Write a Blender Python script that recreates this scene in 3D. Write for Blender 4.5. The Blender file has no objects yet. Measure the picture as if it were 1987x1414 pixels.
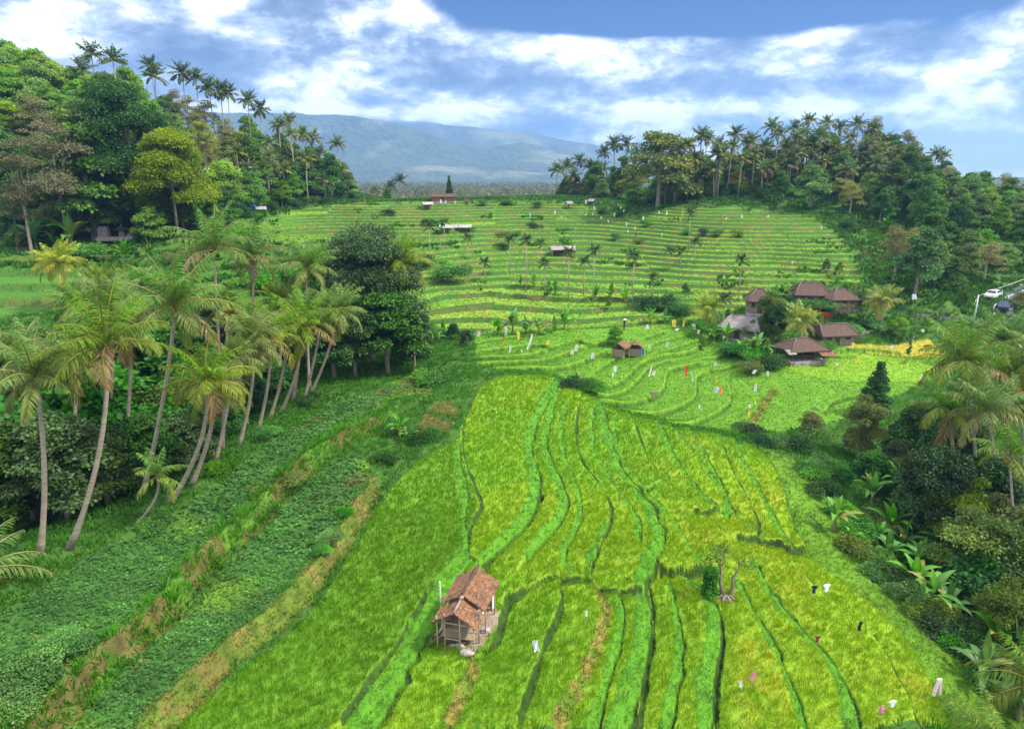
import bpy, math, random
import numpy as np
from math import radians as R, pi, sin, cos, tan, atan2, sqrt
from mathutils import Vector, Matrix, Euler
random.seed(7); rng = np.random.default_rng(7)
C = bpy.context.scene
COL = C.collection
# ------------------------------------------------------------------ camera
F = 1325.0; CX, CY = 993.5, 707.0; PITCH = R(15.3); H = 25.0
cam = bpy.data.cameras.new('camera'); camo = bpy.data.objects.new('camera', cam); COL.objects.link(camo)
camo.location = (0, 0, H); camo.rotation_euler = (pi/2 - PITCH, 0, 0)
cam.sensor_width = 36; cam.lens = F/1987*36; cam.clip_start = 0.5; cam.clip_end = 40000
C.camera = camo
FW = np.array([0, cos(PITCH), -sin(PITCH)]); UP = np.array([0, sin(PITCH), cos(PITCH)])
def ray(px, py): return FW + np.array([(px-CX)/F, 0, 0]) - (py-CY)/F*UP
# ------------------------------------------------------------------ sun + sky + exposure
SUN_EL, SUN_AZ = R(54), R(100)
sun = bpy.data.lights.new('sun', 'SUN'); suno = bpy.data.objects.new('sun', sun); COL.objects.link(suno)
sun.energy = 3.1; sun.angle = R(5.0); sun.color = (1.0, 0.93, 0.80)
sv = Vector((cos(SUN_EL)*sin(SUN_AZ), cos(SUN_EL)*cos(SUN_AZ), sin(SUN_EL)))
suno.rotation_euler = sv.to_track_quat('Z', 'Y').to_euler(); suno.location = (0, -20, 120)
C.view_settings.view_transform = 'Standard'; C.view_settings.look = 'None'
C.view_settings.exposure = 1.14; C.view_settings.gamma = 1.0
C.render.engine = 'CYCLES'; C.cycles.use_denoising = True; C.cycles.denoiser = 'OPENIMAGEDENOISE'; C.cycles.denoising_prefilter = 'ACCURATE'
C.cycles.max_bounces = 5; C.cycles.diffuse_bounces = 3; C.cycles.transmission_bounces = 3
C.cycles.transparent_max_bounces = 6; C.cycles.volume_bounces = 0; C.cycles.glossy_bounces = 2

class NT:
    def __init__(s, nt): s.nt = nt
    def n(s, t, **k):
        o = s.nt.nodes.new(t)
        for a, b in k.items(): setattr(o, a, b)
        return o
    def l(s, a, b): s.nt.links.new(a, b)
    def put(s, inp, v):
        if hasattr(v, 'is_output') or isinstance(v, bpy.types.NodeSocket): s.l(v, inp)
        else: inp.default_value = v
    def m(s, op, a, b=0.0, c=None, clamp=False):
        o = s.n('ShaderNodeMath', operation=op, use_clamp=clamp)
        s.put(o.inputs[0], a); s.put(o.inputs[1], b)
        if c is not None: s.put(o.inputs[2], c)
        return o.outputs[0]
    def mix(s, f, a, b, bt='MIX'):
        o = s.n('ShaderNodeMix', data_type='RGBA', blend_type=bt)
        s.put(o.inputs[0], f); s.put(o.inputs[6], a); s.put(o.inputs[7], b)
        return o.outputs[2]
    def noise(s, vec, scale, detail=4, rough=.5, dist=0.0):
        o = s.n('ShaderNodeTexNoise'); s.l(vec, o.inputs['Vector'])
        o.inputs['Scale'].default_value = scale; o.inputs['Detail'].default_value = detail
        o.inputs['Roughness'].default_value = rough; o.inputs['Distortion'].default_value = dist
        return o.outputs[0]
    def sstep(s, v, a, b):
        o = s.n('ShaderNodeMapRange', interpolation_type='SMOOTHSTEP'); s.put(o.inputs[0], v)
        o.inputs[1].default_value = a; o.inputs[2].default_value = b
        return o.outputs[0]

def c4(c): return (c[0], c[1], c[2], 1.0)
world = bpy.data.worlds.new('World'); C.world = world; world.use_nodes = True
w = NT(world.node_tree); world.node_tree.nodes.clear()
sky = w.n('ShaderNodeTexSky', sky_type='NISHITA'); sky.sun_disc = False
sky.sun_elevation = SUN_EL; sky.sun_rotation = SUN_AZ; sky.air_density = 1.3; sky.dust_density = .4; sky.ozone_density = 4.0
tc = w.n('ShaderNodeTexCoord'); sp = w.n('ShaderNodeSeparateXYZ'); w.l(tc.outputs['Generated'], sp.inputs[0])
az = w.m('ARCTAN2', sp.outputs[0], sp.outputs[1]); el = w.m('ARCSINE', sp.outputs[2])
def ae(px, py):
    d = ray(px, py); d = d/np.linalg.norm(d); return atan2(d[0], d[1]), math.asin(d[2])
def blobs(lst):
    tot = None
    for px, py, sx, sy, amp in lst:
        a, e = ae(px, py)
        u = w.m('MULTIPLY', w.m('SUBTRACT', az, a), F/sx); v = w.m('MULTIPLY', w.m('SUBTRACT', el, e), F/sy)
        q = w.m('ADD', w.m('MULTIPLY', u, u), w.m('MULTIPLY', v, v))
        g = w.m('MULTIPLY', w.m('EXPONENT', w.m('MULTIPLY', q, -1.0)), amp)
        tot = g if tot is None else w.m('ADD', tot, g)
    return tot
cv = w.n('ShaderNodeCombineXYZ'); w.l(w.m('MULTIPLY', az, 4.0), cv.inputs[0]); w.l(w.m('MULTIPLY', el, 8.0), cv.inputs[1]); cv.inputs[2].default_value = 3.3
n1 = w.noise(cv.outputs[0], 1.3, 9, .55, .15)
cv2 = w.n('ShaderNodeVectorMath', operation='ADD'); w.l(cv.outputs[0], cv2.inputs[0]); cv2.inputs[1].default_value = (5.1, 2.3, 9.0)
n2 = w.noise(cv2.outputs[0], 2.0, 10, .56, .2); n3 = w.noise(cv2.outputs[0], 6.0, 7, .6, .2)
COVER = [(1290,30,330,34,-.85),(1180,-10,260,30,-.40),(1560,5,280,40,-.45),(1920,20,240,38,-.18),(930,-5,160,30,-.25),(640,10,60,40,-.10),(330,75,120,40,-.12),
         (1890,290,170,40,-.45),(560,40,120,30,-.15),(1300,110,400,50,.15),(300,150,500,80,.10),(1000,225,900,36,.35),(30,30,160,50,.25),(1700,150,350,50,.15),(740,20,110,60,.2)]
BRIGHT = [(1060,95,120,30,.34),(1150,110,110,45,.34),(685,130,50,34,.34),(740,180,130,24,.26),(1000,216,420,22,.42),(640,212,160,16,.30),(1590,120,90,34,.34),(1600,205,120,24,.36),(1870,145,80,34,.32),(1960,210,60,28,.36),(740,20,90,50,.34),(1400,215,160,16,.24),(1760,230,200,24,.2),
          (30,45,90,34,.40),(440,0,40,14,.50),(560,95,120,46,-.30),(290,75,110,40,-.26),(1370,170,150,22,-.40),(870,160,110,22,-.20),(1330,240,160,18,-.14),(1740,80,150,30,-.22),(700,200,170,8,-.22),(1720,180,130,18,-.26),(1440,100,120,20,-.16),(140,110,100,40,.1)]
cover = w.sstep(w.m('ADD', w.m('MULTIPLY', w.m('SUBTRACT', n1, .5), 1.1), w.m('ADD', blobs(COVER), .34)), -.02, .26)
bri = w.m('ADD', w.m('ADD', w.m('MULTIPLY', w.m('SUBTRACT', n2, .5), 2.3), w.m('MULTIPLY', w.m('SUBTRACT', n3, .5), 1.3)), w.m('ADD', blobs(BRIGHT), .54), clamp=True)
ccol = w.n('ShaderNodeValToRGB'); w.l(bri, ccol.inputs[0])
cr = ccol.color_ramp; cr.elements[0].position = 0.08; cr.elements[0].color = (.75,1.15,2.1,1); cr.elements[1].position = .98; cr.elements[1].color = (11.0,11.0,11.2,1)
e_ = cr.elements.new(.42); e_.color = (1.9,2.4,3.4,1); e_ = cr.elements.new(.68); e_.color = (4.8,5.3,6.6,1)
skyc = w.mix(w.sstep(el, R(1), R(9)), (4.8,5.5,6.7,1), (.0,.36,1.8,1))
skyc = w.mix(.06, skyc, sky.outputs[0])
lift = w.m('ADD', w.m('MULTIPLY', w.sstep(el, R(14), R(32)), 1.0), .70)  # sky above the frame made brighter, added as ambient fill
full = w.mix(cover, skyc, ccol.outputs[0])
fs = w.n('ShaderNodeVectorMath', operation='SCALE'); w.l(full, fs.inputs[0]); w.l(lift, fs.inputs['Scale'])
fs2 = w.mix(w.m('MULTIPLY', w.sstep(el, R(14), R(26)), .75), fs.outputs[0], (6.6,6.7,6.9,1)); below = w.sstep(el, R(-3), R(-.5)); full = w.mix(below, (1.2,1.6,2.0,1), fs2)  # overhead sky also whitened to neutralise the fill light
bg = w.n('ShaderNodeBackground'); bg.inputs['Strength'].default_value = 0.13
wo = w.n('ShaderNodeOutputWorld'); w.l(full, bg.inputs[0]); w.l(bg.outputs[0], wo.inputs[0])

# ------------------------------------------------------------------ object helpers
def tag(o, label=None, cat=None, group=None, kind=None):
    if label: o['label'] = label
    if cat: o['category'] = cat
    if group: o['group'] = group
    if kind: o['kind'] = kind
    return o
def empty(name, loc, label, cat, group=None, rz=0, sc=1):
    o = bpy.data.objects.new(name, None); COL.objects.link(o); o.location = loc; o.rotation_euler = (0, 0, rz)
    o.scale = (sc, sc, sc) if not hasattr(sc, '__len__') else sc; o.empty_display_size = .1
    return tag(o, label, cat, group)
def link(name, me, parent=None, mat=None):
    o = bpy.data.objects.new(name, me); COL.objects.link(o); o.parent = parent
    if mat is not None and len(me.materials) == 0: me.materials.append(mat)
    return o
def npmesh(name, V, Q=None, T=None, cols=None, mats=(), mi=None, smooth=False):
    me = bpy.data.meshes.new(name); V = np.asarray(V, np.float32)
    Q = np.zeros((0,4), np.int32) if Q is None else np.asarray(Q, np.int32)
    T = np.zeros((0,3), np.int32) if T is None else np.asarray(T, np.int32)
    me.vertices.add(len(V)); me.vertices.foreach_set('co', V.ravel())
    me.loops.add(Q.size + T.size); me.loops.foreach_set('vertex_index', np.concatenate([Q.ravel(), T.ravel()]))
    me.polygons.add(len(Q) + len(T))
    st = np.concatenate([np.arange(len(Q))*4, Q.size + np.arange(len(T))*3]).astype(np.int32)
    me.polygons.foreach_set('loop_start', st)
    if mi is not None: me.polygons.foreach_set('material_index', np.asarray(mi, np.int32))
    me.polygons.foreach_set('use_smooth', np.full(len(st), smooth))
    if cols is not None:
        a = me.color_attributes.new('col', 'FLOAT_COLOR', 'POINT')
        cc = np.ones((len(V), 4), np.float32); cc[:, :3] = np.asarray(cols, np.float32).reshape(-1, 3); a.data.foreach_set('color', cc.ravel())
    for m_ in mats: me.materials.append(m_)
    me.update(calc_edges=True); return me
class MB:
    """collects solid pieces into one mesh"""
    def __init__(s): s.V = []; s.Qs = []; s.Ts = []; s.n = 0
    def add(s, V, Q=(), T=()):
        for q in Q: s.Qs.append([i + s.n for i in q])
        for t in T: s.Ts.append([i + s.n for i in t])
        s.V += [tuple(v) for v in V]; s.n += len(V); return s
    def box(s, c, d, M=None, tap=1.0):
        V = []
        for z in (-1, 1):
            k = tap if z > 0 else 1
            for x, y in ((-1,-1),(1,-1),(1,1),(-1,1)): V.append(Vector((x*d[0]/2*k, y*d[1]/2*k, z*d[2]/2)))
        if M is not None: V = [M @ v for v in V]
        V = [v + Vector(c) for v in V]
        return s.add(V, [(3,2,1,0),(4,5,6,7),(0,1,5,4),(1,2,6,5),(2,3,7,6),(3,0,4,7)])
    def tube(s, pts, rad, n=8):
        pts = [Vector(p) for p in pts]; rad = rad if hasattr(rad, '__len__') else [rad]*len(pts)
        V = []; Q = []
        for i, p in enumerate(pts):
            t = (pts[min(i+1, len(pts)-1)] - pts[max(i-1, 0)]).normalized()
            a = t.orthogonal().normalized() if i == 0 else (a - a.dot(t)*t).normalized()
            b = t.cross(a)
            for k in range(n): V.append(p + (a*cos(2*pi*k/n) + b*sin(2*pi*k/n))*rad[i])
        for i in range(len(pts)-1):
            for k in range(n): Q.append((i*n+k, i*n+(k+1) % n, (i+1)*n+(k+1) % n, (i+1)*n+k))
        V.append(pts[0]); V.append(pts[-1]); e0 = len(V)-2; m0 = (len(pts)-1)*n
        T = [(e0, (k+1) % n, k) for k in range(n)] + [(e0+1, m0+k, m0+(k+1) % n) for k in range(n)]
        return s.add(V, Q, T)
    def ball(s, c, r, n=8, m=5, sq=(1,1,1)):
        V = [Vector((0,0,-1))]; Q = []; T = []
        for i in range(1, m):
            for k in range(n):
                th = pi*i/m; V.append(Vector((sin(th)*cos(2*pi*k/n), sin(th)*sin(2*pi*k/n), -cos(th))))
        V.append(Vector((0,0,1)))
        for k in range(n): T.append((0, 1+(k+1) % n, 1+k)); T.append((len(V)-1, 1+(m-2)*n+k, 1+(m-2)*n+(k+1) % n))
        for i in range(m-2):
            for k in range(n): Q.append((1+i*n+k, 1+i*n+(k+1) % n, 1+(i+1)*n+(k+1) % n, 1+(i+1)*n+k))
        return s.add([Vector((v.x*sq[0], v.y*sq[1], v.z*sq[2]))*r + Vector(c) for v in V], Q, T)
    def slab(s, P, th):
        """polygon P (3 or 4 points) with thickness th downwards"""
        P = [Vector(p) for p in P]; n = len(P); V = P + [p - Vector((0,0,th)) for p in P]
        side = [(i, i+n, (i+1) % n+n, (i+1) % n) for i in range(n)]
        if n == 4: return s.add(V, [(0,1,2,3),(7,6,5,4)] + side)
        return s.add(V, side, [(0,1,2),(5,4,3)])
    def mesh(s, name, mat, smooth=False):
        return npmesh(name, s.V, s.Qs if s.Qs else None, s.Ts if s.Ts else None, mats=[mat], smooth=smooth)
    def build(s, name, mat, parent=None, smooth=False): return link(name, s.mesh(name, mat, smooth), parent)

# ------------------------------------------------------------------ materials
def mat_leaf(name, tint=(1,1,1), var=.25, trans=.3, rough=.55, hue=.03):
    m = bpy.data.materials.new(name); m.use_nodes = True; t = NT(m.node_tree); m.node_tree.nodes.clear()
    at = t.n('ShaderNodeAttribute', attribute_name='col'); oi = t.n('ShaderNodeObjectInfo')
    col = t.mix(1.0, at.outputs['Color'], c4(tint), 'MULTIPLY')
    hs = t.n('ShaderNodeHueSaturation'); t.l(col, hs.inputs['Color'])
    t.l(t.m('MULTIPLY_ADD', oi.outputs['Random'], hue*2, .5-hue), hs.inputs['Hue'])
    r2 = t.m('FRACT', t.m('MULTIPLY', oi.outputs['Random'], 17.31))
    t.l(t.m('MULTIPLY_ADD', r2, 2*var, 1-var), hs.inputs['Value'])
    r3 = t.m('FRACT', t.m('MULTIPLY', oi.outputs['Random'], 53.7)); t.l(t.m('MULTIPLY_ADD', r3, .3, .82), hs.inputs['Saturation'])
    p = t.n('ShaderNodeBsdfPrincipled'); t.l(hs.outputs[0], p.inputs['Base Color']); p.inputs['Roughness'].default_value = rough
    p.inputs['Specular IOR Level'].default_value = .22
    tr = t.n('ShaderNodeBsdfTranslucent'); t.l(t.mix(1.0, hs.outputs[0], (1.25,1.3,.6,1), 'MULTIPLY'), tr.inputs[0])
    mx = t.n('ShaderNodeMixShader'); mx.inputs[0].default_value = trans; t.l(p.outputs[0], mx.inputs[1]); t.l(tr.outputs[0], mx.inputs[2])
    o = t.n('ShaderNodeOutputMaterial'); t.l(mx.outputs[0], o.inputs[0]); return m
def mat_surf(name, c1, c2, scale=3., rough=.85, bump=.3, bscale=None, stretch=(1,1,1), c3=None, detail=5, metal=0.0):
    m = bpy.data.materials.new(name); m.use_nodes = True; t = NT(m.node_tree); m.node_tree.nodes.clear()
    tc = t.n('ShaderNodeTexCoord'); mp = t.n('ShaderNodeMapping'); t.l(tc.outputs['Object'], mp.inputs[0]); mp.inputs['Scale'].default_value = stretch
    n_ = t.sstep(t.noise(mp.outputs[0], scale, detail, .6), .3, .7); col = t.mix(n_, c4(c1), c4(c2))
    if c3 is not None: col = t.mix(t.sstep(t.noise(mp.outputs[0], scale*.35, 3, .6), .52, .66), col, c4(c3))
    p = t.n('ShaderNodeBsdfPrincipled'); t.l(col, p.inputs['Base Color']); p.inputs['Roughness'].default_value = rough; p.inputs['Metallic'].default_value = metal
    b = t.n('ShaderNodeBump'); b.inputs['Strength'].default_value = bump; b.inputs['Distance'].default_value = .05
    t.l(t.noise(mp.outputs[0], bscale or scale*4, 4, .6), b.inputs['Height']); t.l(b.outputs[0], p.inputs['Normal'])
    o = t.n('ShaderNodeOutputMaterial'); t.l(p.outputs[0], o.inputs[0]); return m
def mat_tiles(name, cols, bw=.24, bh=.3):
    """overlapping roof tiles: courses along the object's X, running down its Y"""
    m = bpy.data.materials.new(name); m.use_nodes = True; t = NT(m.node_tree); m.node_tree.nodes.clear()
    tc = t.n('ShaderNodeTexCoord'); mp = t.n('ShaderNodeMapping'); t.l(tc.outputs['Object'], mp.inputs[0]); mp.inputs['Rotation'].default_value = (0,0,pi/2)
    br = t.n('ShaderNodeTexBrick'); t.l(mp.outputs[0], br.inputs['Vector'])
    br.inputs['Scale'].default_value = 1.0; br.inputs['Brick Width'].default_value = bw; br.inputs['Row Height'].default_value = bh; br.inputs['Mortar Size'].default_value = .012; br.inputs['Bias'].default_value = 0.
    br.inputs['Color1'].default_value = c4(cols[0]); br.inputs['Color2'].default_value = c4(cols[1]); br.inputs['Mortar'].default_value = c4([v*.45 for v in cols[0]])
    n_ = t.noise(tc.outputs['Object'], 2.2, 6, .65); col = t.mix(t.sstep(n_, .44, .62), br.outputs[0], c4(cols[2]))
    n2_ = t.noise(tc.outputs['Object'], 7., 4, .6); col = t.mix(t.m('MULTIPLY', t.sstep(n2_, .52, .66), .7), col, c4(cols[3]))
    p = t.n('ShaderNodeBsdfPrincipled'); t.l(col, p.inputs['Base Color']); p.inputs['Roughness'].default_value = .85
    b = t.n('ShaderNodeBump'); b.inputs['Strength'].default_value = .8; b.inputs['Distance'].default_value = .05
    t.l(t.m('ADD', br.outputs['Fac'], t.m('MULTIPLY', n2_, -1.2)), b.inputs['Height']); b.invert = True; t.l(b.outputs[0], p.inputs['Normal'])
    o = t.n('ShaderNodeOutputMaterial'); t.l(p.outputs[0], o.inputs[0]); return m
M = {}
M['leaf'] = mat_leaf('leaf', var=.18, hue=.018)
M['leaf_far'] = mat_leaf('leaf_hill', tint=(1.75,1.55,1.0), var=.22, trans=.25, hue=.022)
M['leaf_dark'] = mat_leaf('leaf_dark', tint=(1.0,1.05,.85), var=.25, trans=.15, rough=.45)
M['palm'] = mat_leaf('palm_leaf', var=.14, trans=.3, rough=.42, hue=.012)
M['rice'] = mat_leaf('rice_leaf', var=0, trans=.38, rough=.6, hue=0)
M['banana'] = mat_leaf('banana_leaf', var=.12, trans=.35, rough=.4, hue=.01)
M['bark'] = mat_surf('bark', (.16,.12,.09), (.30,.25,.20), 4, stretch=(1,1,.4))
M['palm_bark'] = mat_surf('palm_bark', (.26,.20,.15), (.44,.36,.27), 2.0, bump=.8, bscale=9, stretch=(.6,.6,5))
M['coconut'] = mat_surf('coconut_husk', (.35,.22,.05), (.16,.08,.03), 5)
M['bamboo'] = mat_surf('bamboo', (.42,.34,.18), (.30,.22,.12), 6, stretch=(1,1,.3))
M['thatch'] = mat_surf('weathered_wood', (.20,.14,.09), (.34,.26,.18), 5, stretch=(6,6,1))
M['tile_red'] = mat_tiles('clay_tiles', [(.17,.072,.030),(.28,.115,.04),(.075,.042,.028),(.30,.18,.095)], .16, .26)
M['tile_brown'] = mat_tiles('dark_tiles', [(.085,.045,.030),(.11,.055,.036),(.06,.036,.028),(.14,.09,.06)])
M['tile_grey'] = mat_surf('grey_roofing', (.17,.15,.145), (.27,.25,.24), 1.5, c3=(.10,.08,.075))
M['tarp_white'] = mat_surf('faded_sheet', (.22,.20,.20), (.42,.40,.40), 2.5, c3=(.13,.11,.10))
M['tarp_blue'] = mat_surf('blue_sheet', (.02,.10,.40), (.03,.15,.52), 2)
M['brown_ridge'] = mat_surf('ridge_tiles', (.10,.07,.06), (.17,.12,.10), 3)
M['concrete'] = mat_surf('concrete', (.20,.18,.165), (.30,.27,.25), 1.2, c3=(.26,.22,.20))
M['plaster'] = mat_surf('plaster', (.18,.14,.11), (.26,.21,.17), 1.5)
M['brick'] = mat_surf('red_brick', (.25,.085,.05), (.34,.13,.08), 3)
M['wood_dark'] = mat_surf('dark_wood', (.05,.032,.02), (.09,.06,.04), 5)
M['dark'] = mat_surf('shrine_roof', (.02,.018,.016), (.03,.026,.022), 3)  # near-black roofing colour of the shrine
M['glass'] = mat_surf('window_glass', (.04,.05,.06), (.06,.07,.08), 1, rough=.12, bump=.02)
M['white'] = mat_surf('white_cloth', (.72,.72,.72), (.82,.82,.82), 4, bump=.2)
M['black'] = mat_surf('black_cloth', (.012,.013,.02), (.025,.026,.035), 4)
M['navy'] = mat_surf('navy_cloth', (.01,.014,.05), (.02,.025,.07), 4)
M['yellow'] = mat_surf('yellow_cloth', (.80,.56,.05), (.86,.66,.08), 4)
M['orange'] = mat_surf('orange_cloth', (.78,.30,.05), (.85,.38,.08), 4)
M['red'] = mat_surf('red_cloth', (.68,.03,.015), (.74,.05,.03), 4)
M['pink'] = mat_surf('pink_cloth', (.80,.26,.33), (.85,.34,.40), 4)
M['brown'] = mat_surf('brown_cloth', (.14,.035,.02), (.2,.06,.03), 4)
M['palepink'] = mat_surf('pale_pink_cloth', (.75,.55,.55), (.8,.62,.6), 4)
M['skin'] = mat_surf('skin', (.28,.15,.09), (.32,.18,.11), 4, bump=.05)
M['steel'] = mat_surf('galvanised_steel', (.55,.56,.57), (.66,.67,.68), 3, rough=.5, metal=.3)
M['asphalt'] = mat_surf('asphalt', (.045,.048,.055), (.06,.064,.07), 6)
M['paint_white'] = mat_surf('white_paint', (.74,.74,.72), (.8,.8,.79), 3, rough=.4, bump=.05)
M['car_white'] = mat_surf('white_car_paint', (.72,.73,.75), (.76,.77,.78), 1, rough=.25, bump=.0)
M['car_dark'] = mat_surf('dark_car_paint', (.03,.05,.10), (.035,.06,.12), 1, rough=.25, bump=.0)
M['rubber'] = mat_surf('rubber', (.015,.015,.015), (.02,.02,.02), 4)
M['stone'] = mat_surf('stone', (.26,.22,.20), (.42,.38,.35), 3, c3=(.18,.13,.10), bump=.8)

# ------------------------------------------------------------------ numpy noise
def _h(ix, iy, s):
    n = (ix.astype(np.int64)*374761393 + iy.astype(np.int64)*668265263 + s*1442695041) & 0xffffffff
    n = ((n ^ (n >> 13))*1274126177) & 0xffffffff; n = n ^ (n >> 16)
    return (n & 0xffff)/65535.0
def vnoise(x, y, sc=1., s=0):
    x = np.asarray(x, float)/sc; y = np.asarray(y, float)/sc; ix = np.floor(x); iy = np.floor(y); fx = x-ix; fy = y-iy
    fx = fx*fx*(3-2*fx); fy = fy*fy*(3-2*fy)
    a = _h(ix, iy, s); b = _h(ix+1, iy, s); c = _h(ix, iy+1, s); d = _h(ix+1, iy+1, s)
    return a+(b-a)*fx+(c-a)*fy+(a-b-c+d)*fx*fy
def fbm(x, y, sc=1., s=0, o=3): 
    t = 0; a = .5; tot = 0
    for i in range(o): t = t+a*vnoise(x, y, sc, s+i*7); tot += a; a *= .5; sc *= .5
    return t/tot
def ss(a, b, v): t = np.clip((v-a)/(b-a), 0, 1); return t*t*(3-2*t)

# ------------------------------------------------------------------ base relief from surveyed points
G_ = [(665,1414,0),(1000,1414,0),(1300,1414,-.3),(1600,1414,-1.2),(1850,1414,-2.2),(900,1150,.2),(1100,1150,0),(1300,1100,-.3),(1500,1080,-1.0),(1640,1130,-1.7),(1780,1250,-2.1),
 (900,870,.8),(1000,950,.6),(1100,900,.3),(1250,900,0),(1400,900,-.6),(1500,930,-1.2),(960,740,1.2),(1100,750,.8),(1200,800,.3),(1300,830,0),(1400,850,-.5),
 (1250,790,-2.5),(1180,768,-1.5),(1300,815,-2.8),(1400,830,-3.1),(1000,690,1.0),(1100,700,.2),(1200,700,-.4),(1300,720,-1.3),(1400,740,-2.1),(1500,780,-2.7),(1600,800,-3.0),
 (1000,650,1.6),(1200,650,1.0),(1350,650,.1),(1450,680,-.8),(1600,720,-2),(1750,700,-2),(1700,760,-2.5),(1750,665,-1.7),(1850,660,-1.0),(1440,640,.8),(1540,690,-.9),(1610,660,0),(1565,588,3),(1640,592,3.2),
 (850,640,1.9),(1000,625,2.4),(1150,620,2.5),(1300,620,1.9),(850,560,4.6),(1000,560,4.4),(1200,560,4.5),(1400,560,4.8),(1000,500,7.5),(1250,500,7.9),(1000,450,11.1),(1250,450,11.5),(1000,415,14.4),(1250,415,14.8),(1000,388,17.9),(850,388,17.9),(1150,391,17.6),
 (600,410,15.5),(480,425,14.8),(760,470,10.6),(700,395,17.3),(1500,405,16.8),(1400,450,12.6),(1500,500,8.6),(1600,480,10.3),(1500,550,5.8),(1640,530,7.0),(1300,402,17.0),
 (1710,490,9.2),(1800,600,3),(1930,600,2),(1850,560,4.2),(1900,500,8),(1987,450,13),
 (50,520,11),(50,600,8),(150,560,9.2),(250,520,11),(200,470,13.0),(230,415,17.5),(400,450,14.6),
 (75,1075,2.5),(330,975,2.3),(460,865,2.2),(600,768,2.0),(0,1230,2),(0,1414,2),(-200,1414,2.2),(100,1414,1.3),(300,1414,.5),(570,1160,.5),(720,940,.75),(200,1280,1.3),(500,990,1.35),(200,1060,2.1),(430,930,2),(620,790,1.8),(800,740,1.5),(860,800,1.1),
 (1560,905,-2.3),(1620,1000,-2.8),(1690,1100,-3.1),(1880,1270,-3.8),(1987,1414,-4.6),(1987,1200,-6),(1850,1000,-6),(1987,900,-6),(1750,900,-6),(1650,850,-4.5),(1850,850,-5),(1987,750,-3),(1900,700,-2)]
D_ = [(1300,225,20),(1400,225,24),(1500,230,28),(1650,230,28),(1750,225,24),(1850,220,16),(1950,220,12),(1230,225,18),(1500,285,20),(1100,290,13),(900,300,12),(900,400,4),(1500,400,5),(1900,400,5),(500,330,18),(100,400,28),(1700,290,18),
 (0,205,49),(110,205,46),(220,215,43),(400,225,36),(560,240,26),(650,245,19.5),(0,160,32),(200,165,29),(400,175,22),(-150,200,52),(550,222,20),(690,245,17.5),
 (75,50,-2.5),(0,56,-2.5),(200,60,-2.5),(300,65,-2),(400,73,-1),(500,83,.5),(620,94,2.2),(200,80,4),(400,95,6),(550,112,6.5),(700,115,5),(60,72,2)]
W_ = [(0,0,0),(-60,0,3),(60,0,-5),(0,-50,0),(-100,30,3),(90,40,-6),(170,100,8),(-170,110,20),(230,220,14),(-260,220,48),(170,400,5),(-200,420,16),(0,600,0),(400,600,0),(-400,600,6)]
pts = []
for px, py, z in G_:
    d = ray(px, py); k = (z-H)/d[2]; pts.append((d[0]*k, d[1]*k, z))
def dpt(px, y, z): return ((px-CX)/F*(y*cos(PITCH)+(H-z)*sin(PITCH)), y, z)
for px, y, z in D_: pts.append(dpt(px, y, z))
pts += W_
P = np.array(pts, float); S_ = 100.
def ker(r2): return np.where(r2 > 1e-12, .5*r2*np.log(np.maximum(r2, 1e-12)), 0)
XY = P[:, :2]/S_; n_ = len(P); K = ker(((XY[:, None]-XY[None])**2).sum(-1)) + np.eye(n_)*2e-4
A = np.zeros((n_+3, n_+3)); A[:n_, :n_] = K; A[:n_, n_:] = np.c_[np.ones(n_), XY]; A[n_:, :n_] = A[:n_, n_:].T
sol = np.linalg.solve(A, np.r_[P[:, 2], 0, 0, 0])
GX0, GY0, GS = -460., -80., 2.0; GNX, GNY = 461, 400
gx = GX0+np.arange(GNX)*GS; gy = GY0+np.arange(GNY)*GS; gX, gY = np.meshgrid(gx, gy)
q = np.c_[gX.ravel(), gY.ravel()]/S_; gz = np.zeros(len(q))
for i in range(0, len(q), 20000):
    b = q[i:i+20000]; gz[i:i+20000] = ker(((b[:, None]-XY[None])**2).sum(-1)) @ sol[:n_] + np.c_[np.ones(len(b)), b] @ sol[n_:]
rr = np.hypot(gX, gY).ravel(); k = ss(330, 520, rr); gz = np.clip(gz, -12, 60)*(1-k) - 2*k
GZ = gz.reshape(GNY, GNX)
def base(x, y):
    fx = np.clip((np.asarray(x, float)-GX0)/GS, 0, GNX-1.001); fy = np.clip((np.asarray(y, float)-GY0)/GS, 0, GNY-1.001)
    ix = fx.astype(int); iy = fy.astype(int); fx = fx-ix; fy = fy-iy
    return GZ[iy, ix]*(1-fx)*(1-fy)+GZ[iy, ix+1]*fx*(1-fy)+GZ[iy+1, ix]*(1-fx)*fy+GZ[iy+1, ix+1]*fx*fy
TS = np.concatenate([np.arange(12, 130, .15), np.arange(130, 420, .5)])
def gp(px, py, hf=None):
    d = ray(px, py); x = d[0]*TS; y = d[1]*TS; z = H+d[2]*TS; hit = np.nonzero(z < (hf or base)(x, y))[0]
    i = hit[0] if len(hit) else len(TS)-1
    return x[i], y[i]
def wl(pl): return np.array([gp(*p) for p in pl])
def smooth_line(pl, n=2):
    a = np.array(pl, float)
    for _ in range(n):
        qq = a[:-1]*.75+a[1:]*.25; r_ = a[:-1]*.25+a[1:]*.75; b = np.empty((2*len(qq), 2)); b[0::2] = qq; b[1::2] = r_; a = np.vstack([a[:1], b, a[-1:]])
    return a
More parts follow.
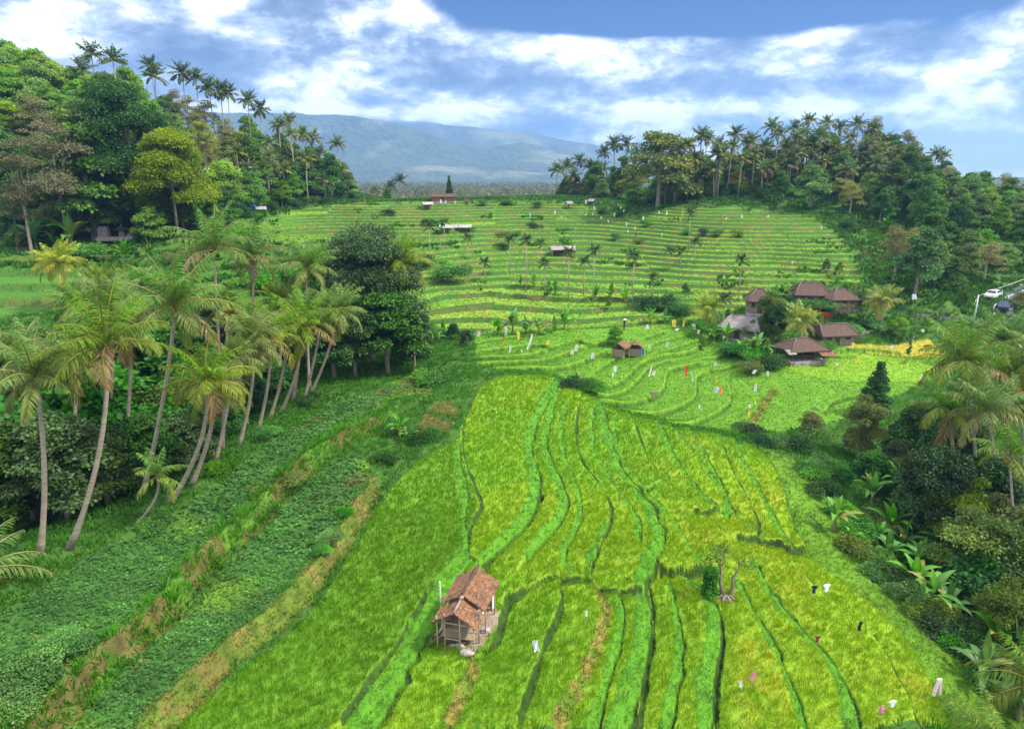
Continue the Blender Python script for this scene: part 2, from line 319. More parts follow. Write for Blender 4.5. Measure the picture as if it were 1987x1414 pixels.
# bunds and banks: (half width of the gap, step, kind, pixels near->far or left->right; lower side is on the right)
LN = []
def ln(kind, wd, h, pl): LN.append((kind, wd, h, smooth_line(wl(pl))))
ln('crack', .17, .10, [(667,1402),(734,1303),(777,1253),(801,1211),(819,1175),(833,1147),(860,1125),(905,1090),(908,1050),(920,1010),(938,985),(925,950),(905,905),(897,860),(903,800),(940,735)])
ln('strip', .75, .12, [(700,1414),(760,1320),(800,1262),(830,1205),(850,1160),(880,1125),(905,1090)])
ln('strip', .30, .0, [(905,1085),(897,1020),(905,960),(888,900),(890,860)])
ln('strip', .52, .16, [(930,1100),(982,1045),(1024,1009),(1041,960),(1038,914),(1022,870),(1036,820),(1062,780),(1078,740)])
ln('crack', .17, .0, [(940,1096),(990,1052),(1034,1012),(1052,962)])
ln('strip', .42, .14, [(1024,1084),(1063,1031),(1091,1002),(1096,960),(1073,914),(1052,860),(1064,820),(1085,745)])
ln('crack', .16, .08, [(1150,1135),(1144,1112),(1165,1062),(1187,1020),(1187,978),(1165,942),(1130,900),(1116,850),(1122,800),(1130,765)])
ln('strip', .25, .0, [(1140,1135),(1134,1112),(1155,1062),(1178,1020)])
ln('strip', .62, .22, [(1206,1412),(1224,1346),(1244,1282),(1254,1204),(1254,1153),(1246,1120),(1268,1089),(1285,1055),(1270,1000),(1240,955),(1200,910),(1180,860),(1165,785)])
ln('crack', .17, .1, [(1240,1414),(1252,1330),(1265,1255),(1272,1190),(1256,1150),(1252,1122),(1275,1108)])
ln('crack', .15, .1, [(1355,995),(1335,975),(1290,930),(1250,880),(1222,800)])
ln('strip', .40, .14, [(1395,1000),(1345,940),(1300,880),(1277,822)])
ln('strip', .36, .12, [(1408,1000),(1415,975),(1400,940),(1370,890),(1337,832)])
ln('crack', .14, .08, [(1470,1050),(1475,1010),(1450,960),(1420,910),(1397,848)])
ln('crack', .16, .10, [(1232,946),(1250,949),(1272,940)])
ln('crack', .17, .30, [(1283,1104),(1320,1106),(1362,1102)])
ln('crack', .18, .12, [(1348,998),(1368,1002),(1390,996)])
ln('crack', .18, .2, [(1432,1050),(1470,1050),(1490,1050),(1530,1062),(1560,1058)])
ln('strip', .55, .18, [(1372,1414),(1371,1333),(1381,1282),(1390,1230),(1386,1174),(1362,1140),(1340,1118)])
ln('crack', .17, .08, [(1392,1414),(1390,1333),(1398,1282),(1406,1230),(1402,1190)])
ln('strip', .46, .18, [(1660,1414),(1640,1335),(1610,1280),(1570,1240),(1530,1190),(1490,1140),(1465,1090)])
ln('crack', .18, .14, [(1790,1414),(1745,1310),(1705,1240),(1645,1190),(1592,1150),(1560,1110),(1525,1062)])
ln('crack', .17, .16, [(1008,1398),(1039,1320),(1059,1243),(1085,1204),(1092,1165),(1086,1135)])
ln('bund', .30, .16, [(1085,1402),(1129,1328),(1160,1256),(1180,1194),(1166,1161),(1156,1138)])
ln('crack', .18, .12, [(985,1165),(1035,1138),(1080,1128),(1155,1138),(1180,1146),(1240,1150)])
ln('bund', .30, .1, [(870,1414),(900,1340),(924,1292),(912,1262)])
ln('crack', .2, .1, [(940,1262),(965,1250),(975,1200),(985,1170)])
ln('strip', .26, .08, [(1262,1095),(1235,1060),(1240,1010),(1205,960),(1160,905),(1145,850),(1150,790)])
ln('strip', .24, .08, [(1360,1095),(1330,1050),(1300,1000),(1255,950),(1215,900),(1190,850),(1195,800)])
ln('strip', .30, .10, [(1475,1045),(1430,1000),(1385,930),(1345,880),(1305,830)])
ln('strip', .30, .10, [(1530,1050),(1500,1000),(1470,940),(1440,890),(1425,852)])
ln('strip', .24, .08, [(1115,1120),(1085,1085),(1110,1040),(1130,990),(1120,945),(1095,890),(1085,840),(1100,780)])
ln('strip', .34, .12, [(1290,1414),(1310,1330),(1322,1250),(1312,1180),(1300,1125)])
ln('strip', .30, .12, [(1560,1414),(1535,1330),(1500,1250),(1460,1180),(1432,1120)])
ln('strip', .28, .10, [(1150,1414),(1175,1330),(1200,1250),(1205,1190),(1200,1155)])
# flag terraces
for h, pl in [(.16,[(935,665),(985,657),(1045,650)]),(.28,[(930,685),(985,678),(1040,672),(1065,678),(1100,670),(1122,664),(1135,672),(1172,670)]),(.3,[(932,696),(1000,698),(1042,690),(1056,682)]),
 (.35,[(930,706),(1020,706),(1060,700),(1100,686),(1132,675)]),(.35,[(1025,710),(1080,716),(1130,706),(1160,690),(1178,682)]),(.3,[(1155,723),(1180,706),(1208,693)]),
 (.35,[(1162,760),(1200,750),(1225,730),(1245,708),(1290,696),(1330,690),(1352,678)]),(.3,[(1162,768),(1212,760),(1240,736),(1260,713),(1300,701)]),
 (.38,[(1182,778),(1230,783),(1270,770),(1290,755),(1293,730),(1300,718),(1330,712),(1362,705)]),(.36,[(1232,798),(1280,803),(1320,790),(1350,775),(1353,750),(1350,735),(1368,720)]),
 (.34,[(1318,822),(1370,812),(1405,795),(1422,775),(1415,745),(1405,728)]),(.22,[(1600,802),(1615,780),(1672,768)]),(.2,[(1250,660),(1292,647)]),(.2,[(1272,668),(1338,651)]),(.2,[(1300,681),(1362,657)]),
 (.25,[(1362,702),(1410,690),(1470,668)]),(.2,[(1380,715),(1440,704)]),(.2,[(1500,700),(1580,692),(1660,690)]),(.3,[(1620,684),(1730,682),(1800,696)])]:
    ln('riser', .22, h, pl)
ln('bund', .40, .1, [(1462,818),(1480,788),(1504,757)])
# banks of the vegetable beds
ln('wall', .55, .50, [(270,1440),(360,1345),(450,1262),(560,1180),(640,1090),(690,1005),(728,940)])
ln('bank', .6, .42, [(60,1440),(190,1300),(320,1190),(400,1090),(505,995),(600,895),(690,840),(770,800)])
NL = len(LN)
def polydist(x, y, L):
    """distance and side (+ = right) to polyline L"""
    best = np.full(x.shape, 1e9); side = np.ones(x.shape)
    for i in range(len(L)-1):
        ax, ay = L[i]; dx, dy = L[i+1]-L[i]; l2 = dx*dx+dy*dy+1e-9
        t = np.clip(((x-ax)*dx+(y-ay)*dy)/l2, 0, 1); ex = x-ax-t*dx; ey = y-ay-t*dy; d2 = ex*ex+ey*ey
        m_ = d2 < best; best = np.where(m_, d2, best); side = np.where(m_, np.where(dy*(x-ax)-dx*(y-ay) > 0, 1., -1.), side)
    return np.sqrt(best), side
def inpoly(x, y, pl):
    r_ = np.zeros(np.shape(x), bool); j = len(pl)-1
    for i in range(len(pl)):
        xi, yi = pl[i]; xj, yj = pl[j]
        c = ((yi > y) != (yj > y)) & (x < (xj-xi)*(y-yi)/(yj-yi+1e-12)+xi); r_ ^= c; j = i
    return r_
def zone(pl): return smooth_line(wl(pl+[pl[0]]), 1)
Z = {}
Z['ter'] = zone([(425,452),(480,428),(600,400),(700,393),(900,389),(1080,389),(1300,402),(1560,408),(1620,450),(1660,500),(1690,560),(1600,548),(1520,552),(1470,590),(1330,626),(1150,640),(920,652),(820,625),(790,560),(700,500),(560,480)])
Z['ter_left'] = zone([(-150,470),(60,470),(260,490),(420,470),(560,500),(600,560),(480,600),(300,590),(150,600),(-150,640)])
Z['mid'] = zone([(920,640),(1100,640),(1330,628),(1400,660),(1510,690),(1640,672),(1790,640),(1850,690),(1800,740),(1680,800),(1580,830),(1460,840),(1400,838),(1310,822),(1230,800),(1160,775),(1090,722),(925,712)])
Z['yellow'] = zone([(1640,678),(1700,648),(1745,655),(1850,645),(1850,690),(1790,694),(1735,688)])
Z['lime'] = zone([(1505,692),(1600,680),(1800,696),(1860,740),(1640,742),(1540,722)])
Z['fore'] = zone([(640,1440),(560,1280),(600,1195),(700,1040),(745,950),(850,880),(890,860),(905,790),(950,728),(1088,738),(1180,790),(1290,826),(1400,846),(1478,872),(1520,940),(1550,1050),(1640,1130),(1720,1200),(1790,1290),(1860,1440)])
Z['leftrice'] = zone([(270,1460),(395,1345),(500,1262),(600,1190),(680,1080),(735,960),(830,880),(895,862),(930,960),(905,1090),(820,1175),(770,1260),(650,1440)])
Z['bed1'] = zone([(90,1440),(240,1300),(370,1190),(430,1100),(520,1010),(610,910),(680,872),(715,900),(715,930),(660,1020),(610,1100),(520,1180),(420,1262),(330,1345),(240,1440)])
Z['bed2'] = zone([(-150,1440),(-60,1240),(60,1160),(190,1070),(330,1010),(440,935),(520,862),(620,800),(700,770),(780,735),(830,712),(850,760),(790,770),(680,820),(590,880),(490,980),(390,1075),(310,1170),(180,1280),(40,1440)])
Z['slope'] = zone([(1480,868),(1560,900),(1640,1010),(1690,1110),(1800,1195),(1900,1280),(2050,1440),(1840,1440),(1780,1290),(1710,1200),(1640,1130),(1560,1060),(1530,960)])
Z['pad'] = zone([(838,1200),(850,1245),(895,1272),(930,1262),(950,1235),(975,1208),(968,1180),(935,1172)])
Z['houses'] = zone([(1390,650),(1420,600),(1500,560),(1660,575),(1700,640),(1640,668),(1560,700),(1480,690)])
Z['dirt'] = zone([(800,845),(830,783),(890,780),(885,830),(850,850)])
FOREB = (-45, 62, 16, 125)   # box in which the bunds matter
STEP = .68
def analyse(x, y):
    """height, colour, rice cover (0/1), kind of cover at the points"""
    x = np.asarray(x, float); y = np.asarray(y, float); z = base(x, y); n = x.shape
    r = np.hypot(x, y)
    col = np.empty(n+(3,)); nA = fbm(x, y, 9, 1); nB = fbm(x, y, 2.2, 5); nC = fbm(x, y, .5, 9, 2)
    col[:] = np.array((.05,.12,.018)); col *= (.6+.8*nB)[..., None]
    cover = np.zeros(n, np.int8)     # 0 weeds 1 rice fore 2 rice mid 3 rice far 4 strip grass 5 potato 6 bare 7 bank 8 far weeds
    hillm = ((r > 128) & (r < 420))
    cover[hillm] = 8; cover[r >= 420] = 9; cover[base(x, y) < -4.2] = 0
    # far rice terraces by contour
    zt = z + .9*(fbm(x, y, 26, 3, 2)-.5) + .35*(fbm(x, y, 9, 31, 2)-.5)
    bk = np.floor((x+9*fbm(x, y, 30, 88, 2))/17.); zt = zt+.42*(_h(bk, np.floor(zt/2.4+bk*.37), 5)-.5)
    for zn, stp in (('ter', STEP), ('ter_left', 1.1)):
        m_ = inpoly(x, y, Z[zn])
        if not m_.any(): continue
        stp2 = stp
        f = zt/stp2; fl = np.floor(f); fr = f-fl; hz = stp2*(fl+ss(.80, .99, fr)) + .10*np.exp(-((fr-.02)/.03)**2)
        z = np.where(m_, hz-.25, z); top = fr < .80
        lv = _h(fl, np.floor((x+3*fl)/(18.+0*fl)), 4)
        g = np.array((.14,.27,.020))*(.9+.2*lv[..., None]); g = g*(1-.35*(nA[..., None] > .5)*np.array((.3,.0,.0)))
        yel = .6*ss(.52, .75, fbm(x, y, 14, 21))[..., None]; g = g*(1-yel)+np.array((.23,.31,.03))*yel
        rs = np.array((.10,.105,.028))*(1-ss(.3,.5,nB))[..., None]+np.array((.05,.115,.018))*ss(.3,.5,nB)[..., None]
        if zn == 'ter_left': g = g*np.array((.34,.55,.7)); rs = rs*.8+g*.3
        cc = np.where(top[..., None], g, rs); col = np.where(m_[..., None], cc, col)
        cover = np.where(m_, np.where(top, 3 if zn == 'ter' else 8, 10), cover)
        # unplanted patches, lanes between terrace blocks
        if zn == 'ter':
            wd = fbm(x, y, 7, 77, 2) > .76; cover = np.where(m_ & wd, 8, cover)
    m_ = inpoly(x, y, Z['mid'])
    g = np.array((.105,.24,.018))*(.85+.3*nB[..., None])
    lm = inpoly(x, y, Z['lime'])[..., None]; g = np.where(lm, np.array((.17,.31,.022))*(.9+.2*nB[..., None]), g)
    ym = inpoly(x, y, Z['yellow'])[..., None]; g = np.where(ym, np.array((.38,.33,.04))*(.85+.3*nB[..., None]), g)
    col = np.where(m_[..., None], g, col); cover = np.where(m_, 2, cover)
    m_ = inpoly(x, y, Z['fore'])
    yel = np.clip(ss(.36, .66, fbm(x, y, 11, 41))+.25*ss(5, 22, x)-.1, 0, 1)[..., None]
    g = np.array((.145,.29,.016))*(1-yel)+np.array((.205,.325,.018))*yel
    gold = (ss(.5, .72, fbm(x, y, 4.5, 43))*ss(.35, .6, nC)*ss(-8, 16, x))[..., None]; g = g*(1-.6*gold)+np.array((.33,.34,.03))*.6*gold
    lr = inpoly(x, y, Z['leftrice']); g = np.where(lr[..., None], np.array((.11,.235,.016))*(.85+.4*nA[..., None]), g); m_ = m_ | lr
    col = np.where(m_[..., None], g*(.92+.16*nC[..., None]), col); cover = np.where(m_, 1, cover)
    m_ = inpoly(x, y, Z['slope']) & (cover != 1)
    col = np.where(m_[..., None], np.array((.095,.20,.012))*(.75+.5*nB[..., None]), col); cover = np.where(m_, 4, cover)
    pt = ss(.52, .68, fbm(x, y, 6, 111))[..., None]; br_ = ss(.66, .74, fbm(x, y, 3.2, 117))[..., None]
    for b in ('bed1', 'bed2'):
        m_ = inpoly(x, y, Z[b]) & (cover != 1)
        pc = (np.array((.052,.135,.026))*(1-pt)+np.array((.10,.19,.022))*pt)*(1-.6*br_)+.6*br_*np.array((.13,.12,.035)); col = np.where(m_[..., None], pc*(.6+.8*nB[..., None]), col); cover = np.where(m_, 5, cover)
        z = z + np.where(m_, .12*np.sin(y*5.2+x*1.5+nB*2), 0)
    m_ = inpoly(x, y, Z['pad']); col = np.where(m_[..., None], np.array((.30,.24,.17))*(.7+.6*nC[..., None]), col); cover = np.where(m_, 6, cover)
    m_ = inpoly(x, y, Z['dirt']); m_ = m_ & (nB > .38); col = np.where(m_[..., None], np.array((.16,.16,.045))*(.7+.6*nC[..., None]), col); cover = np.where(m_, 7, cover)
    # bunds
    bx = (x > FOREB[0]) & (x < FOREB[1]) & (y > FOREB[2]) & (y < FOREB[3]); idx = np.nonzero(bx.ravel())[0]
    xf = x.ravel(); yf = y.ravel(); zf = z.ravel().copy(); cf = col.reshape(-1, 3).copy(); kf = cover.ravel().copy(); nf = nC.ravel(); nb = nB.ravel()
    wob = .22*(fbm(xf, yf, 1.6, 61, 2)-.5); nv = fbm(xf, yf, 1.1, 71, 2)
    for kind, wd, h, L in LN:
        lo = L.min(0)-5; hi = L.max(0)+5
        ii = idx[(xf[idx] > lo[0]) & (xf[idx] < hi[0]) & (yf[idx] > lo[1]) & (yf[idx] < hi[1])]
        if not len(ii): continue
        d, s = polydist(xf[ii], yf[ii], L); d = np.maximum(d+wob[ii]*(1 if kind != 'riser' else .5), 0)
        zf[ii] -= (1.7 if kind != 'riser' and kind != 'wall' else 1.25)*h*s*np.clip(d/(wd*.6+.05), 0, 1)*np.exp(-d/2.6)
        wdv = wd*(.45+1.1*nv[ii]) if kind != 'riser' else wd+0*d; inn = d < wdv; jj = ii[inn]; v = nf[jj][:, None]; vb = nb[jj][:, None]
        if kind == 'crack': zf[jj] -= .22*(1-d[inn]/wd); cf[jj] = np.array((.035,.075,.010))*(.5+v); kf[jj] = 6  # gap is sunk, and its shadow is also put into the colour
        elif kind == 'strip': cf[jj] = np.array((.082,.235,.013))*(.75+.4*v); kf[jj] = 4; zf[jj] += .04; eg = (s[inn] > 0) & (d[inn] > .62*wdv[inn]); je = jj[eg]; zf[je] -= .22; cf[je] = np.array((.03,.065,.010))*(.6+v[eg]); kf[je] = 6  # lower edge dips and is coloured dark as a painted shadow line
        elif kind == 'bund': cf[jj] = np.where(v > .5, np.array((.20,.17,.035)), np.array((.13,.21,.02)))*(.5+.9*v); kf[jj] = 7; zf[jj] += .05
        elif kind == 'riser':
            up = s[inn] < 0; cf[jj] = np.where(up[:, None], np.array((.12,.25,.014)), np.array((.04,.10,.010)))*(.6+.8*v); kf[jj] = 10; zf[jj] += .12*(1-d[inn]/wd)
        elif kind == 'wall': cf[jj] = np.where(v*.6+vb*.4 > .53, np.array((.14,.13,.03)), np.array((.12,.18,.024)))*(.5+.9*v); kf[jj] = 7
        elif kind == 'bank':
            cf[jj] = np.where(vb > .52, np.array((.12,.11,.03)), np.array((.08,.17,.02)))*(.5+.9*v); kf[jj] = 11
    return zf.reshape(n), cf.reshape(n+(3,)), kf.reshape(n)
# ------------------------------------------------------------------ terrain sheet
rs_ = np.concatenate([np.arange(8, 17, 1.0), np.arange(17, 62, .115), np.arange(62, 112, .15), np.arange(112, 262, .30), np.arange(262, 600, 4), np.geomspace(604, 7400, 60)])
th_ = np.radians(np.linspace(-56, 56, 1150)); RR, TH = np.meshgrid(rs_, th_, indexing='ij')
X = RR*np.sin(TH); Y = RR*np.cos(TH); ZZ, CC, KK = analyse(X, Y)
ZZ = ZZ + np.where(KK == 9, 0, .05*(fbm(X, Y, .6, 2, 2)-.5)) + np.where((KK == 0) | (KK == 8) | (KK == 11), .5*(fbm(X, Y, 2.5, 12)-.5), 0)
far = ss(420, 700, RR); CC = CC*(1-far[..., None])+np.array((.07,.085,.045))*far[..., None]
ZZ = np.where(RR > 600, -2+6*(fbm(X, Y, 900, 3)-.5), ZZ)
nr, nc = RR.shape; I = np.arange(nr*nc).reshape(nr, nc)
Qd = np.stack([I[:-1, :-1], I[:-1, 1:], I[1:, 1:], I[1:, :-1]], -1).reshape(-1, 4)[:, ::-1]
mt = bpy.data.materials.new('ground_cover'); mt.use_nodes = True; t = NT(mt.node_tree); mt.node_tree.nodes.clear()
at = t.n('ShaderNodeAttribute', attribute_name='col'); ge = t.n('ShaderNodeNewGeometry')
na = t.noise(ge.outputs['Position'], 6., 4, .65); nb_ = t.noise(ge.outputs['Position'], 1.1, 4, .6)
k_ = t.m('ADD', t.m('MULTIPLY', na, 1.0), t.m('MULTIPLY', nb_, .5))
cmx = t.n('ShaderNodeVectorMath', operation='SCALE'); t.l(at.outputs['Color'], cmx.inputs[0]); t.l(t.m('ADD', t.m('MULTIPLY', k_, 1.0), .25), cmx.inputs['Scale'])
p_ = t.n('ShaderNodeBsdfPrincipled'); t.l(cmx.outputs[0], p_.inputs['Base Color']); p_.inputs['Roughness'].default_value = .9; p_.inputs['Specular IOR Level'].default_value = .15
b_ = t.n('ShaderNodeBump'); b_.inputs['Strength'].default_value = .7; b_.inputs['Distance'].default_value = .18; t.l(na, b_.inputs['Height']); t.l(b_.outputs[0], p_.inputs['Normal'])
o_ = t.n('ShaderNodeOutputMaterial'); t.l(p_.outputs[0], o_.inputs[0])
ter = link('terraced_ground', npmesh('terraced_ground', np.stack([X, Y, ZZ], -1).reshape(-1, 3), Q=Qd, cols=CC.reshape(-1, 3), mats=[mt], smooth=True)); tag(ter, kind='structure')
LR = np.concatenate([rs_]); 
def hgt(x, y):
    """terrain height at a point, read back from the sheet"""
    x = np.asarray(x, float); y = np.asarray(y, float); r = np.hypot(x, y); a = np.arctan2(x, y)
    fi = np.interp(r, rs_, np.arange(nr)); fj = np.clip((a-th_[0])/(th_[1]-th_[0]), 0, nc-1.001); i = np.minimum(fi.astype(int), nr-2); j = fj.astype(int); fi = fi-i; fj = fj-j
    return ZZ[i, j]*(1-fi)*(1-fj)+ZZ[i+1, j]*fi*(1-fj)+ZZ[i, j+1]*(1-fi)*fj+ZZ[i+1, j+1]*fi*fj
def cellof(x, y):
    r = np.hypot(x, y); a = np.arctan2(x, y); i = np.clip(np.searchsorted(rs_, r), 0, nr-1); j = np.clip(np.round((a-th_[0])/(th_[1]-th_[0])).astype(int), 0, nc-1)
    return CC[i, j], KK[i, j]
def H1(x, y): return float(hgt(np.array([x]), np.array([y]))[0])
def ground(px, py): x, y = gp(px, py, hgt); return x, y, H1(x, y)

# ------------------------------------------------------------------ blades and leaves (diamond quads)
def diamonds(B, D, L, Wd, N=None, droop=0., mid=.5, col=None, jit=.25, r=rng):
    """B base points, D unit directions, L lengths, Wd widths; returns V, Q, colours"""
    n = len(B); L = np.broadcast_to(L, n)[:, None]; Wd = np.broadcast_to(Wd, n)[:, None]
    if N is None: N = r.normal(size=(n, 3)); 
    S = np.cross(D, N); S /= np.linalg.norm(S, axis=1)[:, None]+1e-9
    tip = B+D*L; tip[:, 2] -= (droop*L[:, 0]); m_ = B+D*L*mid
    V = np.stack([B, m_+S*Wd/2, tip, m_-S*Wd/2], 1).reshape(-1, 3); Q = np.arange(4*n).reshape(-1, 4)
    if col is not None:
        c = col*(1+jit*(r.random((n, 1))-.5)*2); return V, Q, np.repeat(c, 4, 0)
    return V, Q, None
def scatter_pts(box, dens, want, r=rng, dfun=None):
    x0, x1, y0, y1 = box; n = int((x1-x0)*(y1-y0)*dens); x = r.uniform(x0, x1, n); y = r.uniform(y0, y1, n)
    a = np.arctan2(x, y); ok = np.abs(a) < R(44); x = x[ok]; y = y[ok]
    c, k = cellof(x, y); ok = np.isin(k, want); return x[ok], y[ok], c[ok], k[ok]
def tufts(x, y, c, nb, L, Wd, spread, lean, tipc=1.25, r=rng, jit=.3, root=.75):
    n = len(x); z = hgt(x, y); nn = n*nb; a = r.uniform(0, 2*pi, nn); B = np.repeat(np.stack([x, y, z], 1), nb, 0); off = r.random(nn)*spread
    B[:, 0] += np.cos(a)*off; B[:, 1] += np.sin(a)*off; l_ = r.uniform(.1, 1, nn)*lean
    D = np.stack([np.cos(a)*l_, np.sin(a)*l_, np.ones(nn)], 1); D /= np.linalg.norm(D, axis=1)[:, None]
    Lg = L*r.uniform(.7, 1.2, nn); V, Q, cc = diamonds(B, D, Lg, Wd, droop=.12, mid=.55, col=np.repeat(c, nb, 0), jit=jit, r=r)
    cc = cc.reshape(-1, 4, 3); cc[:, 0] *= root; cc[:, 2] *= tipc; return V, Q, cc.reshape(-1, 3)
def join(parts):
    V = []; Q = []; Cc = []; n = 0
    for v, q_, c in parts: V.append(v); Q.append(q_+n); Cc.append(c); n += len(v)
    return np.concatenate(V), np.concatenate(Q), np.concatenate(Cc)
def stuff(name, label, parts, mat):
    V, Q, c = join(parts); o = link(name, npmesh(name, V, Q=Q, cols=c, mats=[mat])); return tag(o, label, name.replace('_', ' '), kind='stuff')
def near_pts(want, y0, y1, dens, r=rng):
    return scatter_pts((-.95*y1-4, .95*y1+4, y0, y1), dens, want, r)
# foreground rice
pr = []
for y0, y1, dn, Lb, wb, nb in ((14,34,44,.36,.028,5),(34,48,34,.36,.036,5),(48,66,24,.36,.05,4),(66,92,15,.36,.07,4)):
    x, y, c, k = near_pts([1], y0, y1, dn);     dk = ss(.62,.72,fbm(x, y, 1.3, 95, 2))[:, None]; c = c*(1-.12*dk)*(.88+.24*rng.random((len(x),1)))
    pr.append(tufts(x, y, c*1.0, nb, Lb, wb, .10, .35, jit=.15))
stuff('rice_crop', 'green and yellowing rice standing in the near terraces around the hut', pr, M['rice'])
x, y, c, k = near_pts([2], 60, 140, 16); pr = [tufts(x, y, c*.92, 3, .15, .06, .15, .35, 1.0, jit=.06, root=.95)]
stuff('young_rice', 'short bright green rice in the terraces hung with cloths', pr, M['rice'])
x, y, c, k = near_pts([3], 100, 260, 4.5); pr = [tufts(x, y, c*.68, 3, .18, .12, .3, .45, 1.0, jit=.06, root=.95)]
stuff('terrace_rice', 'light green rice on the far terraced slope', pr, M['rice'])
pr = []
for y0, y1, dn, wb in ((14,40,26,.04),(40,92,12,.07)):
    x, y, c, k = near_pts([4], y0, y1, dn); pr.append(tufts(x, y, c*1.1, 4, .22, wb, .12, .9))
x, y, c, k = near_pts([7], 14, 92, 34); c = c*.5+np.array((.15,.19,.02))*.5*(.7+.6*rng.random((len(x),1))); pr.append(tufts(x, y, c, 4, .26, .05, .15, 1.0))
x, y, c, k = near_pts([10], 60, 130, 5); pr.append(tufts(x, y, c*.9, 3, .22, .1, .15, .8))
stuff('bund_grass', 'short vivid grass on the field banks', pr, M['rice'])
# sweet potato beds: dense low leaves
pr = []
for y0, y1, dn, sz in ((14,40,60,.16),(40,92,26,.26)):
    x, y, c, k = near_pts([5], y0, y1, dn); n = len(x); z = hgt(x, y)+.06+.14*rng.random(n)
    a = rng.uniform(0, 2*pi, n); D = np.stack([np.cos(a), np.sin(a), rng.uniform(-.2, .5, n)], 1); D /= np.linalg.norm(D, axis=1)[:, None]
    N = np.stack([rng.normal(0,.3,n), rng.normal(0,.3,n), np.ones(n)], 1)
    c = c*np.array((1.05,1.08,1.0))*(1.0+.4*(fbm(x, y, 3, 8)[:, None]-.3)); lt = rng.random(n) < .12; c[lt] *= 1.7
    pr.append(diamonds(np.stack([x, y, z], 1), D, sz, sz*.95, N=N, droop=.1, mid=.45, col=c, jit=.3))
stuff('sweet_potato_leaves', 'dark bluish green creeping crop covering the two raised beds', pr, M['rice'])
# weeds
pr = []
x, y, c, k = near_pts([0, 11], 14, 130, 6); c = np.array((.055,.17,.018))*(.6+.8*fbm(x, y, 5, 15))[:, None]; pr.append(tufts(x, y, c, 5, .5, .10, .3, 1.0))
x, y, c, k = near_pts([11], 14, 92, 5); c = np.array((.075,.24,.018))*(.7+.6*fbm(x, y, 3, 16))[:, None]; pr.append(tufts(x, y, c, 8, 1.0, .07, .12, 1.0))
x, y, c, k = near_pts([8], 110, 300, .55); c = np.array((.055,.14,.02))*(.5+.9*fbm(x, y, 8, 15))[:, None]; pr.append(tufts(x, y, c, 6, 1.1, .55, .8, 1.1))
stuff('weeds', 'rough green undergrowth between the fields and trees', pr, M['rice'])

# ------------------------------------------------------------------ plants
def frond(L, elev, azm, droop, nl, lw, ll, r, col, seg=9, twist=0):
    """one palm leaf as curved rachis with two rows of leaflets -> V,Q,c"""
    tt = np.linspace(0, 1, nl); e = elev - droop*tt**1.3
    dx = np.cos(e); dz = np.sin(e); st = L/(nl-1); hx = np.concatenate([[0], np.cumsum(dx[:-1])*st]); hz = np.concatenate([[0], np.cumsum(dz[:-1])*st])
    u = np.array([cos(azm), sin(azm), 0.]); s_ = np.array([-sin(azm), cos(azm), 0.]); up = np.array([0,0,1.])
    Pt = hx[:, None]*u+hz[:, None]*up + (twist*tt**2)[:, None]*s_; T = dx[:, None]*u+dz[:, None]*up; Nn = -dz[:, None]*u+dx[:, None]*up
    out = []; prof = np.clip(np.sin(pi*(tt*.86+.10))**.7, .12, 1); st_ = (tt > .12) & (r.random(nl) > .10*(1-tt))
    for sg in (-1, 1):
        D = s_*sg*.85+T*.62-up*(.30+.45*tt[:, None])+Nn*.10; D = D+r.normal(0, .17, D.shape); D /= np.linalg.norm(D, axis=1)[:, None]
        cc = col*(1+.25*(r.random((nl,1))-.5)); 
        v, q_, c = diamonds(Pt[st_], D[st_], ll*prof[st_], lw, N=Nn[st_]+r.normal(0,.25,(st_.sum(),3)), droop=.25, mid=.4, col=cc[st_], jit=.12, r=r); out.append((v, q_, c))
    k = np.linspace(0, nl-1, seg).astype(int); pk = Pt[k]; wd = (.07*(1-tt[k])+.015)[:, None]*L/5
    V = np.concatenate([pk-s_*wd, pk+s_*wd, pk+Nn[k]*wd*1.5]); n = len(k); Q = []
    for i in range(n-1):
        for a, b in ((0,1),(1,2),(2,0)): Q.append((a*n+i, b*n+i, b*n+i+1, a*n+i+1))
    out.append((V, np.array(Q), np.tile(np.array((.26,.25,.05)), (len(V), 1)))); return join(out)
def palm_crown(name, seed, L=4.3, nf=26, nl=44, lw=.085, ll=.98, c_new=(.085,.20,.014), c_old=(.17,.20,.028), wind=.0, up=1.0):
    r = np.random.default_rng(seed); out = []
    for i in range(nf):
        f = i/(nf-1); elev = R(86)*(1-f)**.7*up-R(14)*f+r.normal(0, .12); azm = i*2.39996+r.normal(0,.25); dr = R(30)+R(62)*f*r.uniform(.5,1.25)+R(16)*r.random()
        col = np.array(c_new)*(1-f**2)+np.array(c_old)*f**2; col = col*r.uniform(.8,1.25)
        if f > .9 and r.random() < .4: col = np.array((.24,.16,.07))
        out.append(frond(L*r.uniform(.82,1.08)*(1-.25*max(0,.2-f)*5*.2), elev, azm, dr, nl, lw, ll, r, col, twist=r.normal(0,.5)+wind))
    V, Q, c = join(out); return npmesh(name, V, Q=Q, cols=c, mats=[M['palm']])
